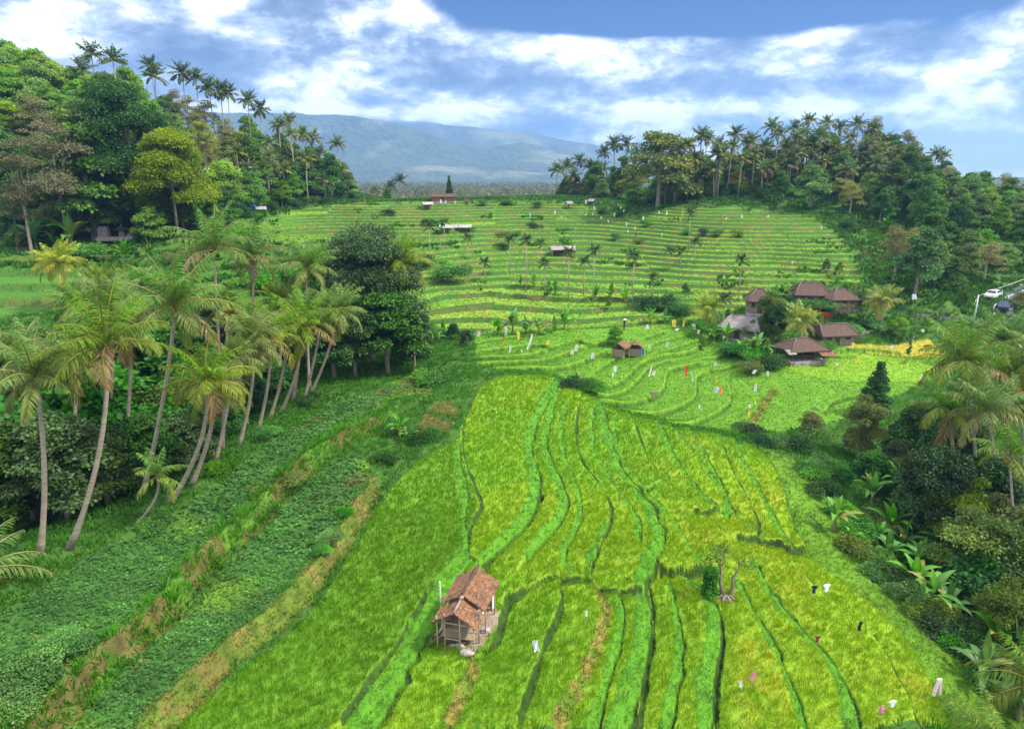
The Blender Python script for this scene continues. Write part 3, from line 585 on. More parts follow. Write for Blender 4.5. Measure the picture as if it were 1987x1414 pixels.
def leaf_crown(name, seed, lobes, nleaf, size, col=(.055,.13,.018), col2=None, mat='leaf_far', flat=.75, up=.5):
    """lobes: (x,y,z,rx,rz) ; leaf clumps spread through the shells"""
    r = np.random.default_rng(seed); lobes = np.array(lobes, float); wt = lobes[:, 3]**2; wt = wt/wt.sum(); k = r.choice(len(lobes), nleaf, p=wt)
    v = r.normal(size=(nleaf, 3)); v /= np.linalg.norm(v, axis=1)[:, None]; low = v[:, 2] < -.25; v[low, 2] *= -.6; v /= np.linalg.norm(v, axis=1)[:, None]
    rad = r.random(nleaf)**.35; bump = 1+.22*np.sin(v[:, 0]*5+k)*np.cos(v[:, 1]*4+2*k)
    Pn = lobes[k, :3]+v*rad[:, None]*bump[:, None]*np.stack([lobes[k, 3], lobes[k, 3], lobes[k, 4]], 1)
    D = v*.7+r.normal(0, .6, v.shape)+np.array([0,0,-.15]); D /= np.linalg.norm(D, axis=1)[:, None]; N = v*.8+np.array([0,0,up])+r.normal(0, .45, v.shape)
    c = np.tile(np.array(col), (nleaf, 1)); lob = r.random(len(lobes))[k][:, None]
    if col2 is not None: c = c*(1-lob)+np.array(col2)*lob
    c = c*(.8+.4*lob)
    s_ = size*r.uniform(.6, 1.3, nleaf); V, Q, cc = diamonds(Pn, D, s_, s_*flat, N=N, droop=.1, mid=.5, col=c, jit=.25, r=r)
    return npmesh(name, V, Q=Q, cols=cc, mats=[M[mat]])
def trunk_mesh(name, h, r0, limbs, seed, mat='bark', lean=.0):
    r = random.Random(seed); b = MB(); pts_ = [(lean*h*(i/4)**2+r.uniform(-.08,.08)*h*.1, r.uniform(-.08,.08)*h*.1, h*i/4-.4*(i == 0)) for i in range(5)]
    b.tube(pts_, [r0*1.25, r0, r0*.85, r0*.7, r0*.5], 7)
    for (lx, ly, lz) in limbs:
        s0 = pts_[2] if r.random() < .5 else pts_[3]; mx_ = ((s0[0]+lx)/2, (s0[1]+ly)/2, (s0[2]+lz)/2+.06*h)
        b.tube([s0, mx_, (lx, ly, lz)], [r0*.5, r0*.32, r0*.1], 5)
    return b.mesh(name, M[mat])
def rlobes(seed, h, w, n, z0=.45, shape='round'):
    r = random.Random(seed); L = []
    for i in range(n):
        a = i*2.4+r.random(); f = (i+.5)/n; rr_ = w*sqrt(f)*.72
        if shape == 'round': z = h*(z0+(1-z0)*.85*(1-f*.75)+r.uniform(-.09,.09)); s_ = w*r.uniform(.22,.42)
        elif shape == 'umbrella': z = h*(.90-.42*f+r.uniform(-.10,.05)); s_ = w*r.uniform(.30,.42)
        elif shape == 'cone': z = h*(z0+(1-z0)*(1-f)*.92); rr_ = w*f*.55; s_ = w*(.16+.26*f)*r.uniform(.7,1.2)
        elif shape == 'tall': z = h*(z0+(1-z0)*r.random()*.92); rr_ = w*.6*r.random(); s_ = w*r.uniform(.22,.46)
        L.append((cos(a)*rr_, sin(a)*rr_, z-s_*.3, s_, s_*(.62 if shape != 'umbrella' else .40)))
    return L
def tree_kind(name, seed, h, w, nl, leaves, size, shape='round', z0=.42, col=(.055,.13,.018), col2=None, mat='leaf_far', r0=None, tmat='bark'):
    L = rlobes(seed, h, w, nl, z0, shape); cm = leaf_crown(name+'_crown', seed, L, leaves, size, col, col2, mat)
    tm = trunk_mesh(name+'_trunk', h*.72, r0 or h*.022, [(l[0]*.85, l[1]*.85, l[2]) for l in L[:7]], seed, tmat); return dict(name=name, crown=cm, trunk=tm, h=h)
def put_tree(kd, x, y, label, cat='tree', group=None, sc=1., z=None, rz=None, name='broadleaf_tree', sz=None):
    z = H1(x, y) if z is None else z; o = empty(name, (x, y, z-.1), label, cat, group, rz=random.uniform(0, 2*pi) if rz is None else rz, sc=(sc, sc, sz or sc))
    link('trunk', kd['trunk'], o); link('crown', kd['crown'], o); return o
FK = [tree_kind('t0', 1, 11, 4.6, 24, 10500, .38, z0=.15, col=(.05,.125,.018), col2=(.075,.17,.02)),
      tree_kind('t1', 2, 13, 4.4, 26, 10500, .38, z0=.12, col=(.035,.09,.02), col2=(.05,.13,.025)),
      tree_kind('t2', 3, 11, 4.8, 26, 9000, .36, 'round', z0=.15, col=(.075,.18,.02), col2=(.11,.22,.02)),
      tree_kind('t3', 4, 11, 4.2, 24, 5200, .26, z0=.2, col=(.14,.15,.065), col2=(.10,.13,.05), tmat='palm_bark'),
      tree_kind('t4', 5, 14, 3.6, 26, 9500, .36, 'tall', z0=.12, col=(.05,.12,.03), col2=(.07,.14,.035)),
      tree_kind('t5', 6, 10, 4.8, 24, 10500, .38, z0=.12, col=(.09,.20,.015), col2=(.055,.15,.02)),
      tree_kind('t6', 7, 11, 4.6, 24, 8000, .34, 'round', z0=.15, col=(.09,.14,.028), col2=(.13,.15,.03))]
KW = ['deep green rounded','dark blue-green dense','light green feathery','sparse grey-brown','tall slender green','bright leafy green','olive feathery']
NEAR = dict(dark=tree_kind('n0', 11, 11, 4.6, 26, 19000, .32, z0=.22, col=(.03,.075,.014), col2=(.045,.11,.018), mat='leaf_dark'),
            big=tree_kind('n1', 12, 18, 8.2, 40, 62000, .28, 'round', z0=.10, col=(.045,.09,.03), col2=(.07,.125,.04), mat='leaf'),
            cone=tree_kind('n2', 13, 11, 3.8, 30, 16000, .26, 'cone', z0=.22, col=(.03,.10,.012), col2=(.045,.13,.015), mat='leaf'),
            olive=tree_kind('n3', 14, 9, 3.4, 30, 15000, .22, 'tall', z0=.12, col=(.085,.14,.014), col2=(.12,.17,.02), mat='leaf'),
            thin=tree_kind('n4', 15, 6, 2.0, 16, 3000, .20, z0=.3, col=(.10,.14,.03), col2=(.13,.16,.03), mat='leaf'),
            round=tree_kind('n5', 16, 5, 2.8, 22, 11000, .24, z0=.12, col=(.03,.14,.014), col2=(.05,.19,.016), mat='leaf'))
NEAR['giant'] = tree_kind('n6', 17, 24, 9.5, 30, 60000, .36, 'round', z0=.14, col=(.03,.085,.02), col2=(.05,.12,.03), mat='leaf', r0=.4, tmat='palm_bark')
NEAR['layer'] = tree_kind('n7', 18, 17, 7.0, 38, 42000, .30, 'round', z0=.12, col=(.12,.19,.015), col2=(.19,.23,.02), mat='leaf', r0=.22)
NEAR['bare'] = tree_kind('n8', 19, 15, 4.6, 18, 9000, .20, 'tall', z0=.3, col=(.20,.17,.08), col2=(.13,.14,.06), mat='leaf', r0=.16, tmat='palm_bark')
def bush_kind(name, seed, w, h, n, size, col, col2, mat='leaf'):
    r = random.Random(seed); L = [(r.uniform(-.5,.5)*w, r.uniform(-.5,.5)*w, h*r.uniform(.25,.6), w*.42, h*.42) for _ in range(7)]
    cm = leaf_crown(name, seed, L, n, size, col, col2, mat, up=.8); return cm
BK = dict(green=bush_kind('bush_green', 21, 2.2, 1.6, 4200, .15, (.05,.18,.018), (.08,.24,.02)), dark=bush_kind('bush_dark', 22, 2.4, 1.8, 4200, .15, (.025,.08,.015), (.04,.11,.018)),
          olive=bush_kind('bush_olive', 23, 2.2, 1.8, 4200, .15, (.10,.16,.02), (.14,.19,.025)), red=bush_kind('bush_red', 24, 2.0, 1.6, 4200, .15, (.32,.05,.015), (.20,.06,.02)),
          pink=bush_kind('bush_pink', 25, 2.6, 2.0, 4200, .15, (.20,.12,.10), (.08,.13,.03)))
def bush(kind, px, py, label, sc=1., group=None, sz=None, xy=None, cat='shrub', name='shrub'):
    x, y = xy if xy else gp(px, py, hgt); o = link(name, BK[kind]); o.location = (x, y, H1(x, y)-.1); o.rotation_euler = (0,0,random.uniform(0,6.28)); o.scale = (sc, sc, sz or sc); return tag(o, label, cat, group)
# banana
def banana_mesh(name, seed, n=11, L=2.4, wd=.62, stemh=1.1, col=(.07,.21,.016)):
    r = np.random.default_rng(seed); V = []; Q = []; Cs = []; k = 0; seg = 7
    for i in range(n):
        a = i*2.4+r.normal(0,.3); e = R(r.uniform(30, 80)) if i > 1 else R(86); dr = R(r.uniform(50, 125)) if i > 1 else R(12); u = np.array([cos(a), sin(a), 0]); s_ = np.array([-sin(a), cos(a), 0]); p = np.array([0,0,stemh*.92]); Li = L*r.uniform(.75,1.1); cl = np.array(col)*r.uniform(.8,1.35)
        if r.random() < .18: cl = np.array((.24,.22,.03))
        for j in range(seg+1):
            t_ = j/seg; ee = e-dr*t_**1.5; wv = wd*.5*max(.04, sin(pi*min(1, max(0, (t_-.12)/.88))**.8)) if t_ > .12 else .03; nn = -sin(ee)*u+cos(ee)*np.array([0,0,1]); sag = .35
            V += [p-s_*wv-nn*wv*-sag, p, p+s_*wv+nn*wv*sag]; Cs += [cl*r.uniform(.85,1.1), cl*1.35, cl*r.uniform(.85,1.1)]
            if j < seg: b = k+j*3; Q += [(b, b+1, b+4, b+3), (b+1, b+2, b+5, b+4)]
            p = p+(cos(ee)*u+sin(ee)*np.array([0,0,1]))*Li/seg
        k += 3*(seg+1)
    cm = npmesh(name+'_leaves', V, Q=Q, cols=Cs, mats=[M['banana']], smooth=True)
    sm = MB().tube([(0,0,-.3),(.03,0,stemh*.5),(0,0,stemh)], [.17,.14,.10], 8).mesh(name+'_stem', M['stem']); return dict(l=cm, s=sm)
M['stem'] = mat_surf('banana_stem', (.16,.17,.05), (.28,.22,.09), 3, stretch=(1,1,.4))
BN = [banana_mesh('b0', 31), banana_mesh('b1', 32, n=9, L=2.1), banana_mesh('b2', 33, n=12, L=2.7, wd=.7, stemh=1.6), banana_mesh('b3', 34, n=11, L=2.6, wd=.5, col=(.05,.15,.02))]
def banana(px, py, label, sc=1., kd=0, group=None, xy=None):
    x, y = xy if xy else gp(px, py, hgt); o = empty('banana_plant', (x, y, H1(x, y)-(.7*sc if y > 75 else .1)), label, 'banana plant', group, rz=random.uniform(0,6.28), sc=sc)
    link('stem', BN[kd]['s'], o); link('leaves', BN[kd]['l'], o); return o
# palms
PC = [palm_crown('palm_crown_a', 41), palm_crown('palm_crown_b', 42, L=4.6, nf=24), palm_crown('palm_crown_c', 43, L=4.1, nf=28, c_new=(.13,.225,.018)), palm_crown('palm_crown_d', 44, L=4.4, nf=22, c_old=(.26,.22,.05))]
PCY = palm_crown('palm_crown_yellow', 45, L=3.3, nf=24, lw=.085, c_new=(.24,.33,.015), c_old=(.36,.33,.025))
PCF = [palm_crown('palm_crown_far_a', 51, L=3.9, nf=20, nl=13, lw=.34, ll=1.0, c_new=(.085,.15,.03), c_old=(.17,.17,.05)), palm_crown('palm_crown_far_b', 52, L=3.7, nf=18, nl=13, lw=.34, ll=1.0, c_new=(.10,.16,.03), c_old=(.2,.18,.05)),
       palm_crown('palm_crown_far_c', 53, L=3.9, nf=20, nl=13, lw=.34, ll=1.0, c_new=(.05,.10,.03), c_old=(.10,.12,.04))]
PCA = palm_crown('areca_crown', 54, L=1.25, nf=13, nl=12, lw=.17, ll=.42, c_new=(.03,.09,.015), c_old=(.08,.12,.02))
PCJ = palm_crown('young_palm_crown', 55, L=3.0, nf=13, nl=36, lw=.085, ll=.75, c_new=(.09,.22,.02), c_old=(.2,.25,.03), up=1.05)
cb = MB(); 
for i in range(9): cb.ball((.32*cos(i*.9), .32*sin(i*.9), -.25-.12*(i % 3)), .15, 7, 5, (1,1,1.15))
COCO = cb.mesh('coconut_bunch', M['coconut'], True)
def tube_pts(p0, pm, p1, n=9):
    """quadratic through pm at the middle"""
    p0, pm, p1 = map(np.array, (p0, pm, p1)); ct = 2*pm-.5*(p0+p1); return [tuple((1-t)**2*p0+2*t*(1-t)*ct+t*t*p1) for t in np.linspace(0, 1, n)]
def atd(px, py, y):
    d = ray(px, py); k = y/d[1]; return np.array([d[0]*k, y, H+d[2]*k])
def hero_palm(crown, base_px, mid=None, label='', cm=None, sc=1., r0=.17, dback=0., group='coconut palms along the left edge of the vegetable beds', y=None, cat='palm tree', coco=True, tilt=None, name='coconut_palm', yc=None):
    if y is None: bx, by = gp(*base_px, hgt); by += dback; bx = bx*(by/(by-dback)) if dback else bx
    else: by = y; bx = atd(base_px[0], base_px[1], y)[0]
    b0 = np.array([bx, by, H1(bx, by)]); tp = atd(*crown, yc or by); 
    mp = atd(*mid, (by+(yc or by))/2) if mid else (b0+tp)/2+np.array([.25,0,0]); mp[2] = (b0[2]+tp[2])/2 if not mid else mp[2]
    if mid:   # place the control so that the curve is evenly parametrised
        f = np.clip((mp[2]-b0[2])/(tp[2]-b0[2]), .3, .7); mp = mp*1.0; mp[0] += (.5-f)*(tp[0]-b0[0])*1.0; mp[2] = (b0[2]+tp[2])/2
    o = empty(name, tuple(b0), label, cat, group); pl = [tuple(np.array(p)-b0) for p in tube_pts(b0-np.array([0,0,.3]), mp, tp, 11)]
    rad = [r0*(1.7-.7*min(1, i/1.5)-.30*i/10) for i in range(11)]
    MB().tube(pl, rad, 9).build('trunk', M['palm_bark'], o, True)
    c = link('crown', cm or PC[random.randrange(4)], o); c.location = pl[-1]; c.rotation_euler = (random.uniform(-.1,.1), random.uniform(-.1,.1), random.uniform(0,6.28)) if tilt is None else tilt; c.scale = (sc,)*3
    if coco: k = link('coconut_bunch', COCO, o); k.location = pl[-1]; k.scale = (sc,)*3
    return o
# ------------------------------------------------------------------ mountains, far wood
def ridge_mesh(name, y0, prof, depth, mat, nz, x0p, x1p, seed, extra=0.):
    nx = 260; ny = 60; xs = np.linspace(x0p, x1p, nx); pp = np.array(prof, float)
    u = np.linspace(-1, 1.0, ny); V = np.zeros((ny, nx, 3)); hh = []
    for i, px in enumerate(xs):
        py = np.interp(px, pp[:, 0], pp[:, 1]); hh.append(atd(px, py, y0)[2])
    hh = np.array(hh)
    for j, uu in enumerate(u):
        yy = y0+uu*depth; X_ = (xs-CX)/F*y0*.965; prof_ = (1-abs(uu)**1.25); rid = np.abs(fbm(X_*1.0, yy+X_*.35, nz, seed, 4)-.5)*2
        zz = hh*prof_*(1-.55*(1-rid)*min(1, abs(uu)*3.2))+25*(fbm(X_, yy, 160, seed+3, 3)-.5) - 14*(abs(uu) > .98); V[j, :, 0] = X_; V[j, :, 1] = yy; V[j, :, 2] = zz
    I = np.arange(nx*ny).reshape(ny, nx); Q = np.stack([I[:-1, :-1], I[:-1, 1:], I[1:, 1:], I[1:, :-1]], -1).reshape(-1, 4)
    o = link(name, npmesh(name, V.reshape(-1, 3), Q=Q, mats=[mat], smooth=True)); return tag(o, kind='structure')
mm = mat_surf('mountain_forest', (.03,.06,.04), (.07,.11,.055), .006, bump=1.0, bscale=.03, c3=(.20,.21,.13), detail=9)
nt_ = NT(mm.node_tree)   # peaks lost in the cloud base
pb = [n for n in mm.node_tree.nodes if n.type == 'BSDF_PRINCIPLED'][0]; out_ = [n for n in mm.node_tree.nodes if n.type == 'OUTPUT_MATERIAL'][0]
for n in mm.node_tree.nodes:
    if n.type == 'BUMP': n.inputs['Distance'].default_value = 60
ge_ = nt_.n('ShaderNodeNewGeometry'); sp_ = nt_.n('ShaderNodeSeparateXYZ'); nt_.l(ge_.outputs['Position'], sp_.inputs[0]); nn_ = nt_.noise(ge_.outputs['Position'], .0016, 6, .6)
fz = nt_.sstep(nt_.m('ADD', sp_.outputs[2], nt_.m('MULTIPLY', nn_, 200.0)), 430, 590); tr_ = nt_.n('ShaderNodeBsdfTransparent'); mx_ = nt_.n('ShaderNodeMixShader'); nt_.l(fz, mx_.inputs[0]); nt_.l(pb.outputs[0], mx_.inputs[1]); nt_.l(tr_.outputs[0], mx_.inputs[2]); nt_.l(mx_.outputs[0], out_.inputs[0])
ridge_mesh('mountain', 5600, [(100,200),(520,214),(620,216),(700,219),(800,232),(900,243),(1000,253),(1080,266),(1160,282),(1300,300),(1500,325),(1700,342),(1900,350)], 1700, mm, 900, 100, 1900, 3)
ridge_mesh('foothill', 4100, [(200,214),(520,216),(640,217),(740,228),(800,246),(870,270),(940,284),(1010,276),(1080,286),(1150,303),(1250,325),(1400,342),(1600,348)], 1400, mm, 500, 200, 1600, 8)
ridge_mesh('far_hill', 1900, [(1700,358),(1850,352),(1900,347),(1987,345),(2080,338),(2300,330)], 500, mm, 250, 1700, 2300, 12)
def far_wood():
    r = np.random.default_rng(99); n = 8000; rad = 560*np.exp(r.random(n)*1.7); a = r.uniform(R(-33), R(40), n); x = rad*np.sin(a); y = rad*np.cos(a); z = -2+6*(fbm(x, y, 900, 3)-.5)
    z = np.where(rad < 600, H1(0,600), z); hgtT = r.uniform(8, 15, n); B = []; k = 22; cx = np.repeat(np.stack([x, y, z+hgtT*.62], 1), k, 0)
    cx = cx+r.normal(size=cx.shape)*np.array((2.6,2.6,2.2)); D = r.normal(size=cx.shape); D /= np.linalg.norm(D, axis=1)[:, None]
    c = np.array((.10,.13,.05))*r.uniform(.7,1.25,(n,1)); g = r.random(n) < .3; c[g] = np.array((.2,.18,.10)); c = np.repeat(c, k, 0)
    v = diamonds(cx, D, 2.6, 1.8, col=c, r=r)
    pn = r.random(n) < .35; px_ = np.repeat(np.stack([x, y, z+hgtT+3], 1)[pn], 9, 0); a2 = r.uniform(0, 6.28, len(px_)); D2 = np.stack([np.cos(a2), np.sin(a2), r.uniform(-.3,.6,len(px_))], 1)
    v2 = diamonds(px_, D2, 4.0, 1.0, col=np.tile(np.array((.10,.13,.05)), (len(px_),1)), droop=.3, r=r)
    return [v, v2]
o = stuff('far_wood', 'hazy grey-green palm and tree plain beyond the terrace crest', far_wood(), M['leaf'])
# ------------------------------------------------------------------ wooded hills
ORD = lambda i: ('%d%s' % (i, 'th' if 10 <= i % 100 <= 20 else {1:'st',2:'nd',3:'rd'}.get(i % 10, 'th')))
def proj(x, y, z):
    v = np.array([x, y, z-H]); dep = v@FW; return CX+F*v[0]/dep, CY-F*(v@UP)/dep
def pdist(xy, L): return polydist(np.array([xy[0]]), np.array([xy[1]]), L)[0][0]
ROAD = wl([(1990,690),(1958,650),(1932,618),(1926,600),(1936,588),(1958,578)]); ROAD = smooth_line(np.vstack([ROAD, [(ROAD[-1][0]+14, ROAD[-1][1]+7), (ROAD[-1][0]+40, ROAD[-1][1]+10)]]), 2)
def wpoly(l): return np.array([dpt(px, d, 15)[:2] for px, d in l])
def fill(poly, spacing, seed, avoid=()):
    r = random.Random(seed); out = []; lo = poly.min(0); hi = poly.max(0); tries = int((hi-lo).prod()/spacing**2*9)
    grid = {}
    for _ in range(tries):
        x = r.uniform(lo[0], hi[0]); y = r.uniform(lo[1], hi[1])
        if not inpoly(np.array([x]), np.array([y]), poly)[0]: continue
        if any(f(x, y) for f in avoid): continue
        gi, gj = int(x//spacing), int(y//spacing)
        if any((x-a)**2+(y-b)**2 < spacing**2 for i in (-1,0,1) for j in (-1,0,1) for a, b in grid.get((gi+i, gj+j), ())): continue
        grid.setdefault((gi, gj), []).append((x, y)); out.append((x, y))
    return out
LH = wpoly([(-150,140),(60,131),(230,142),(330,142),(430,160),(560,205),(690,243),(690,253),(560,248),(400,234),(220,224),(0,213),(-150,210)])
RH = wpoly([(1090,252),(1300,208),(1600,201),(1690,165),(1752,148),(1700,132),(1760,119),(1850,122),(1920,129),(2150,135),(2200,150),(2200,225),(1950,228),(1750,232),(1500,234),(1250,234),(1090,262)])
lane = lambda x, y: pdist((x, y), ROAD) < 6.0
bare1 = zone([(1655,455),(1700,445),(1770,445),(1760,520),(1700,545)]); lawn = lambda x, y: inpoly(np.array([x]), np.array([y]), bare1)[0]
def forest(poly, spacing, seed, where, pick, avoid=(), scl=(.8, 1.25)):
    pl = fill(poly, spacing, seed, avoid); r = random.Random(seed+1); rec = []
    for x, y in pl:
        z = H1(x, y); px, py = proj(x, y, z+9)
        if px < -60 or px > 2050: continue
        k = pick(px, py, x, y, r); rec.append((px, k, x, y, z, py))
    rec.sort(); ys = sorted(q[5] for q in rec); b1, b2 = ys[len(ys)//3], ys[2*len(ys)//3]; cnt = {}
    for px, k, x, y, z, py in rec:
        band = 'top' if py < b1 else 'middle' if py < b2 else 'foot'; cnt[(k, band)] = cnt.get((k, band), 0)+1
        s = r.uniform(*scl); put_tree(FK[k], x, y, name=['broadleaf_tree','broadleaf_tree','feathery_tree','thin_leaved_tree','slender_tree','broadleaf_tree','feathery_tree'][k], label= '%s tree, %s of the %s, %s such from the left' % (KW[k], band, where, ORD(cnt[(k, band)])), group='trees of the '+where, sc=s, z=z, rz=r.uniform(0,6.28), sz=s*r.uniform(.85,1.15))
def pick_left(px, py, x, y, r):
    v = fbm(x, y, 16, 55, 2)+r.uniform(-.12,.12)
    if px < 150 and py > 190: return 3 if v > .42 else 1
    if 330 < px < 480 and 180 < py < 330: return 3 if v > .38 else 6
    if py < 190 and px < 330: return 5 if v > .5 else 2
    if px > 480 : return 1 if v > .5 else 0
    return [1,0,2,4,5][int(min(.999, max(0, (v-.25)*2))*5)]
def pick_right(px, py, x, y, r):
    v = fbm(x, y, 14, 66, 2)+r.uniform(-.12,.12)
    if px > 1880: return 5 if v > .5 else 3 if v > .42 else 0
    if px > 1640: return 1 if v > .45 else 0 if v > .35 else 3
    return [0,1,6,5,0][int(min(.999, max(0, (v-.25)*2))*5)]
forest(LH, 6.3, 100, 'left wooded hill', pick_left)
forest(RH, 5.7, 200, 'right wooded hill', pick_right, (lane, lawn), (.62, 1.0))
# notable trees
def tree_at(kd, px, pytop, d, label, wsc=1., group=None, name='broadleaf_tree', cat='tree'):
    """stand a tree at distance d so that its top reaches the given height"""
    tp = atd(px, pytop, d); z = H1(tp[0], d); k = max(.25, (tp[2]-z)/(kd['h']*.97)); return put_tree(kd, tp[0], d, label, cat, group, sc=k*wsc, sz=k, z=z, name=name)
tree_at(NEAR['giant'], 226, 152, 139, 'giant dark green tree rising above the shrine at the foot of the left hill', .9)
tree_at(NEAR['layer'], 318, 236, 134, 'yellow-green tree with layered branches right of the giant tree', .95)
tree_at(NEAR['bare'], 20, 262, 122, 'leafless grey-brown tree at the left edge of the hill foot', 1.1)
tree_at(NEAR['bare'], 92, 232, 126, 'tall grey-brown thin-leaved tree with pale double trunk above the banana plants', 1.1)
tree_at(FK[1], 150, 240, 132, 'blue-green domed tree between the pale thin trees and the giant tree', 1.2)
tree_at(FK[1], 410, 385, 140, 'dark tree at the hill foot just right of the yellow-green layered tree', 1.1)
tree_at(FK[5], 285, 398, 129, 'small rounded dark tree beside the shrine wall', 1.1)
tree_at(FK[2], 8, 72, 200, 'lone flat-topped tree on the skyline in the upper left corner', .9)
tree_at(FK[6], 1285, 238, 205, 'large yellow-green spreading tree at the left end of the right hill', 1.1)
tree_at(FK[0], 1580, 318, 188, 'bright rounded green tree at the front of the right hill', 1.0)
tree_at(FK[1], 1520, 330, 195, 'dark rounded tree left of the bright tree at the front of the right hill', .9)
tree_at(FK[3], 1698, 218, 228, 'bare branching tree on the skyline of the right hill', .6)
tree_at(FK[3], 1770, 245, 222, 'bare reddish tree near the right end of the right hill skyline', .7)
for i, (px, py) in enumerate([(1095,345),(1140,335),(1150,350),(1190,320),(1212,300),(1170,345),(1230,330)]):
    tree_at(FK[[1,5,0,4,4,5,0][i]], px, py, 250-i*4, '%s tree left of the right hill, %s from the left' % (KW[[1,5,0,4,4,5,0][i]], ORD(i+1)), .75, 'trees at the far end of the right hill')
for i, (px, py, d) in enumerate([(-20,360,133),(30,372,131),(62,352,136),(110,365,132),(150,350,137),(178,372,133),(262,345,143),(300,372,136),(345,360,139),(380,372,142),(430,368,152)]):
    tree_at(FK[1] if i % 3 else FK[0], px, py, d, 'dark low tree at the shaded left hill foot, %s from the left' % ORD(i+1), 1.5, 'shade trees at the foot of the left hill')
# the big dark tree and those around the ravine
tree_at(NEAR['big'], 705, 425, 88, 'big grey-green tree standing behind the right end of the leaning palm row', 1.0)
tree_at(NEAR['dark'], 745, 560, 82, 'dense black-green tree under the right side of the big tree', 1.15)
tree_at(NEAR['dark'], 680, 590, 80, 'dense black-green tree under the left side of the big tree', 1.0)
tree_at(NEAR['dark'], 800, 600, 84, 'low black-green tree right of the big tree', .8)
und = [(80,600,70),(180,590,80),(300,600,74),(420,560,90),(500,600,84),(140,560,92),(360,560,97),(640,600,80),(-40,820,46),(20,760,52),(95,800,46),(150,700,56),(180,800,48),(240,740,58),(265,800,50),(330,720,62),(350,800,53),(400,760,60),(425,690,72),(470,720,68),(520,690,76),(560,660,84),(380,640,84),(250,620,80),(120,630,74),(20,640,66),(450,620,88),(330,560,98),(620,650,86),(60,700,60)]
for i, (px, py, d) in enumerate(sorted(und)):
    k = ['dark','dark','round','dark','olive','dark'][i % 6]
    tree_at(NEAR[k], px, py, d, '%s tree in the shaded gully behind the leaning palms, %s from the left' % ({'dark':'dark glossy','round':'bushy mid green','olive':'dull green small-leaved'}[k], ORD(i+1)), 1.15, 'trees in the gully behind the palms')
tree_at(FK[5], 640, 470, 100, 'light green bushy tree left of the big tree, far side of the gully', .8)
for px, py, d, lb in [(880,625,100,'dark round tree at the near left corner of the cloth-hung terraces'),(905,652,96,'lower dark tree beside the round one at the terrace corner'),(845,640,102,'mid green tree between the big tree and the terrace corner')]: tree_at(NEAR['dark'] if 'dark' in lb else NEAR['round'], px, py, d, lb, 1.0)
tree_at(NEAR['cone'], 1712, 697, 80, 'pointed dark green tree above the right gully, left of the leaning palm', .95)
tree_at(NEAR['olive'], 1690, 752, 70, 'brownish green tall bushy tree in front of the pointed tree', .85)
tree_at(NEAR['thin'], 1578, 790, 72, 'small thin olive tree at the edge of the green bank', 1.15)
tree_at(NEAR['round'], 1640, 902, 60, 'round bushy green tree at the foot of the grass slope', .95)
tree_at(NEAR['dark'], 1800, 775, 68, 'black-green tree behind the banana clump on the right', .95)
tree_at(NEAR['dark'], 1870, 800, 62, 'dark tree between the two pale leaning trunks on the right', .9)
tree_at(NEAR['dark'], 1720, 930, 57, 'dark low tree right of the round bushy tree', .75)
tree_at(NEAR['dark'], 1950, 900, 56, 'dark tree in the gully at the right edge', 1.0)
tree_at(NEAR['olive'], 1915, 965, 44, 'large olive green leafy tree at the right edge', 1.1)
tree_at(NEAR['olive'], 1975, 1110, 37, 'olive green tree in front of the large one at the right edge', .95)
tree_at(NEAR['olive'], 1760, 870, 64, 'dull olive tree behind the banana clump in the right gully', .8)
for i, (px, py, d, k, sc) in enumerate([(1650,850,72,'dark',.8),(1700,870,64,'round',1.0),(1745,850,66,'dark',.9),(1790,900,60,'olive',.8),(1830,930,57,'dark',.9),(1770,960,54,'round',.9),(1880,960,54,'dark',.9),(1700,960,58,'dark',.7),(1660,915,64,'round',.8),(1850,1050,46,'round',.9),(1560,860,76,'round',.8)]):
    tree_at(NEAR[k], px, py, d, '%s understorey tree in the right gully, %s of those from the left' % ({'dark':'dark glossy','round':'bushy green','olive':'olive'}[k], ORD([9,4,5,6,7,8,10,3,2,11,1][i])), sc, 'understorey trees in the right gully')
for i, (px, py, d, k, sc) in enumerate([(1830,860,52,'dark',.9),(1875,900,50,'olive',.9),(1930,880,52,'dark',1.0),(1985,940,48,'olive',1.0),(1890,1030,44,'dark',.9),(1945,1060,42,'round',1.1),(1990,1030,42,'dark',1.0),(1900,1150,40,'olive',.8),(1960,1180,37,'dark',.9),(1985,1300,33,'olive',.9)]):
    tree_at(NEAR[k], px, py, d, '%s tree in the growth at the right edge, %s of those from the left' % ({'dark':'dark glossy','round':'bushy green','olive':'olive'}[k], ORD([1,2,5,8,3,6,10,4,7,9][i])), sc, 'dense growth at the right edge')
for i, (px, py) in enumerate([(1570,925),(1600,965),(1630,1000),(1655,1075),(1690,1095),(1725,1135),(1760,1165),(1800,1205),(1845,1250),(1885,1300),(1925,1345)]):
    bush(['green','dark','green','olive'][i % 4], px, py, '%s shrub on the lower edge of the grass slope, %s from the top' % (['bright green','dark','bright green','olive'][i % 4], ORD(i+1)), .85, 'shrubs along the grass slope')
tree_at(NEAR['dark'], 1990, 690, 85, 'shaded tree behind the palms at the right edge', 1.0)
tree_at(NEAR['dark'], 2010, 1260, 34, 'dark leafy tree in the lower right corner', 1.1)
tree_at(NEAR['round'], 1940, 1240, 36, 'green bush-like tree beside the palm leaves in the lower right corner', .9)
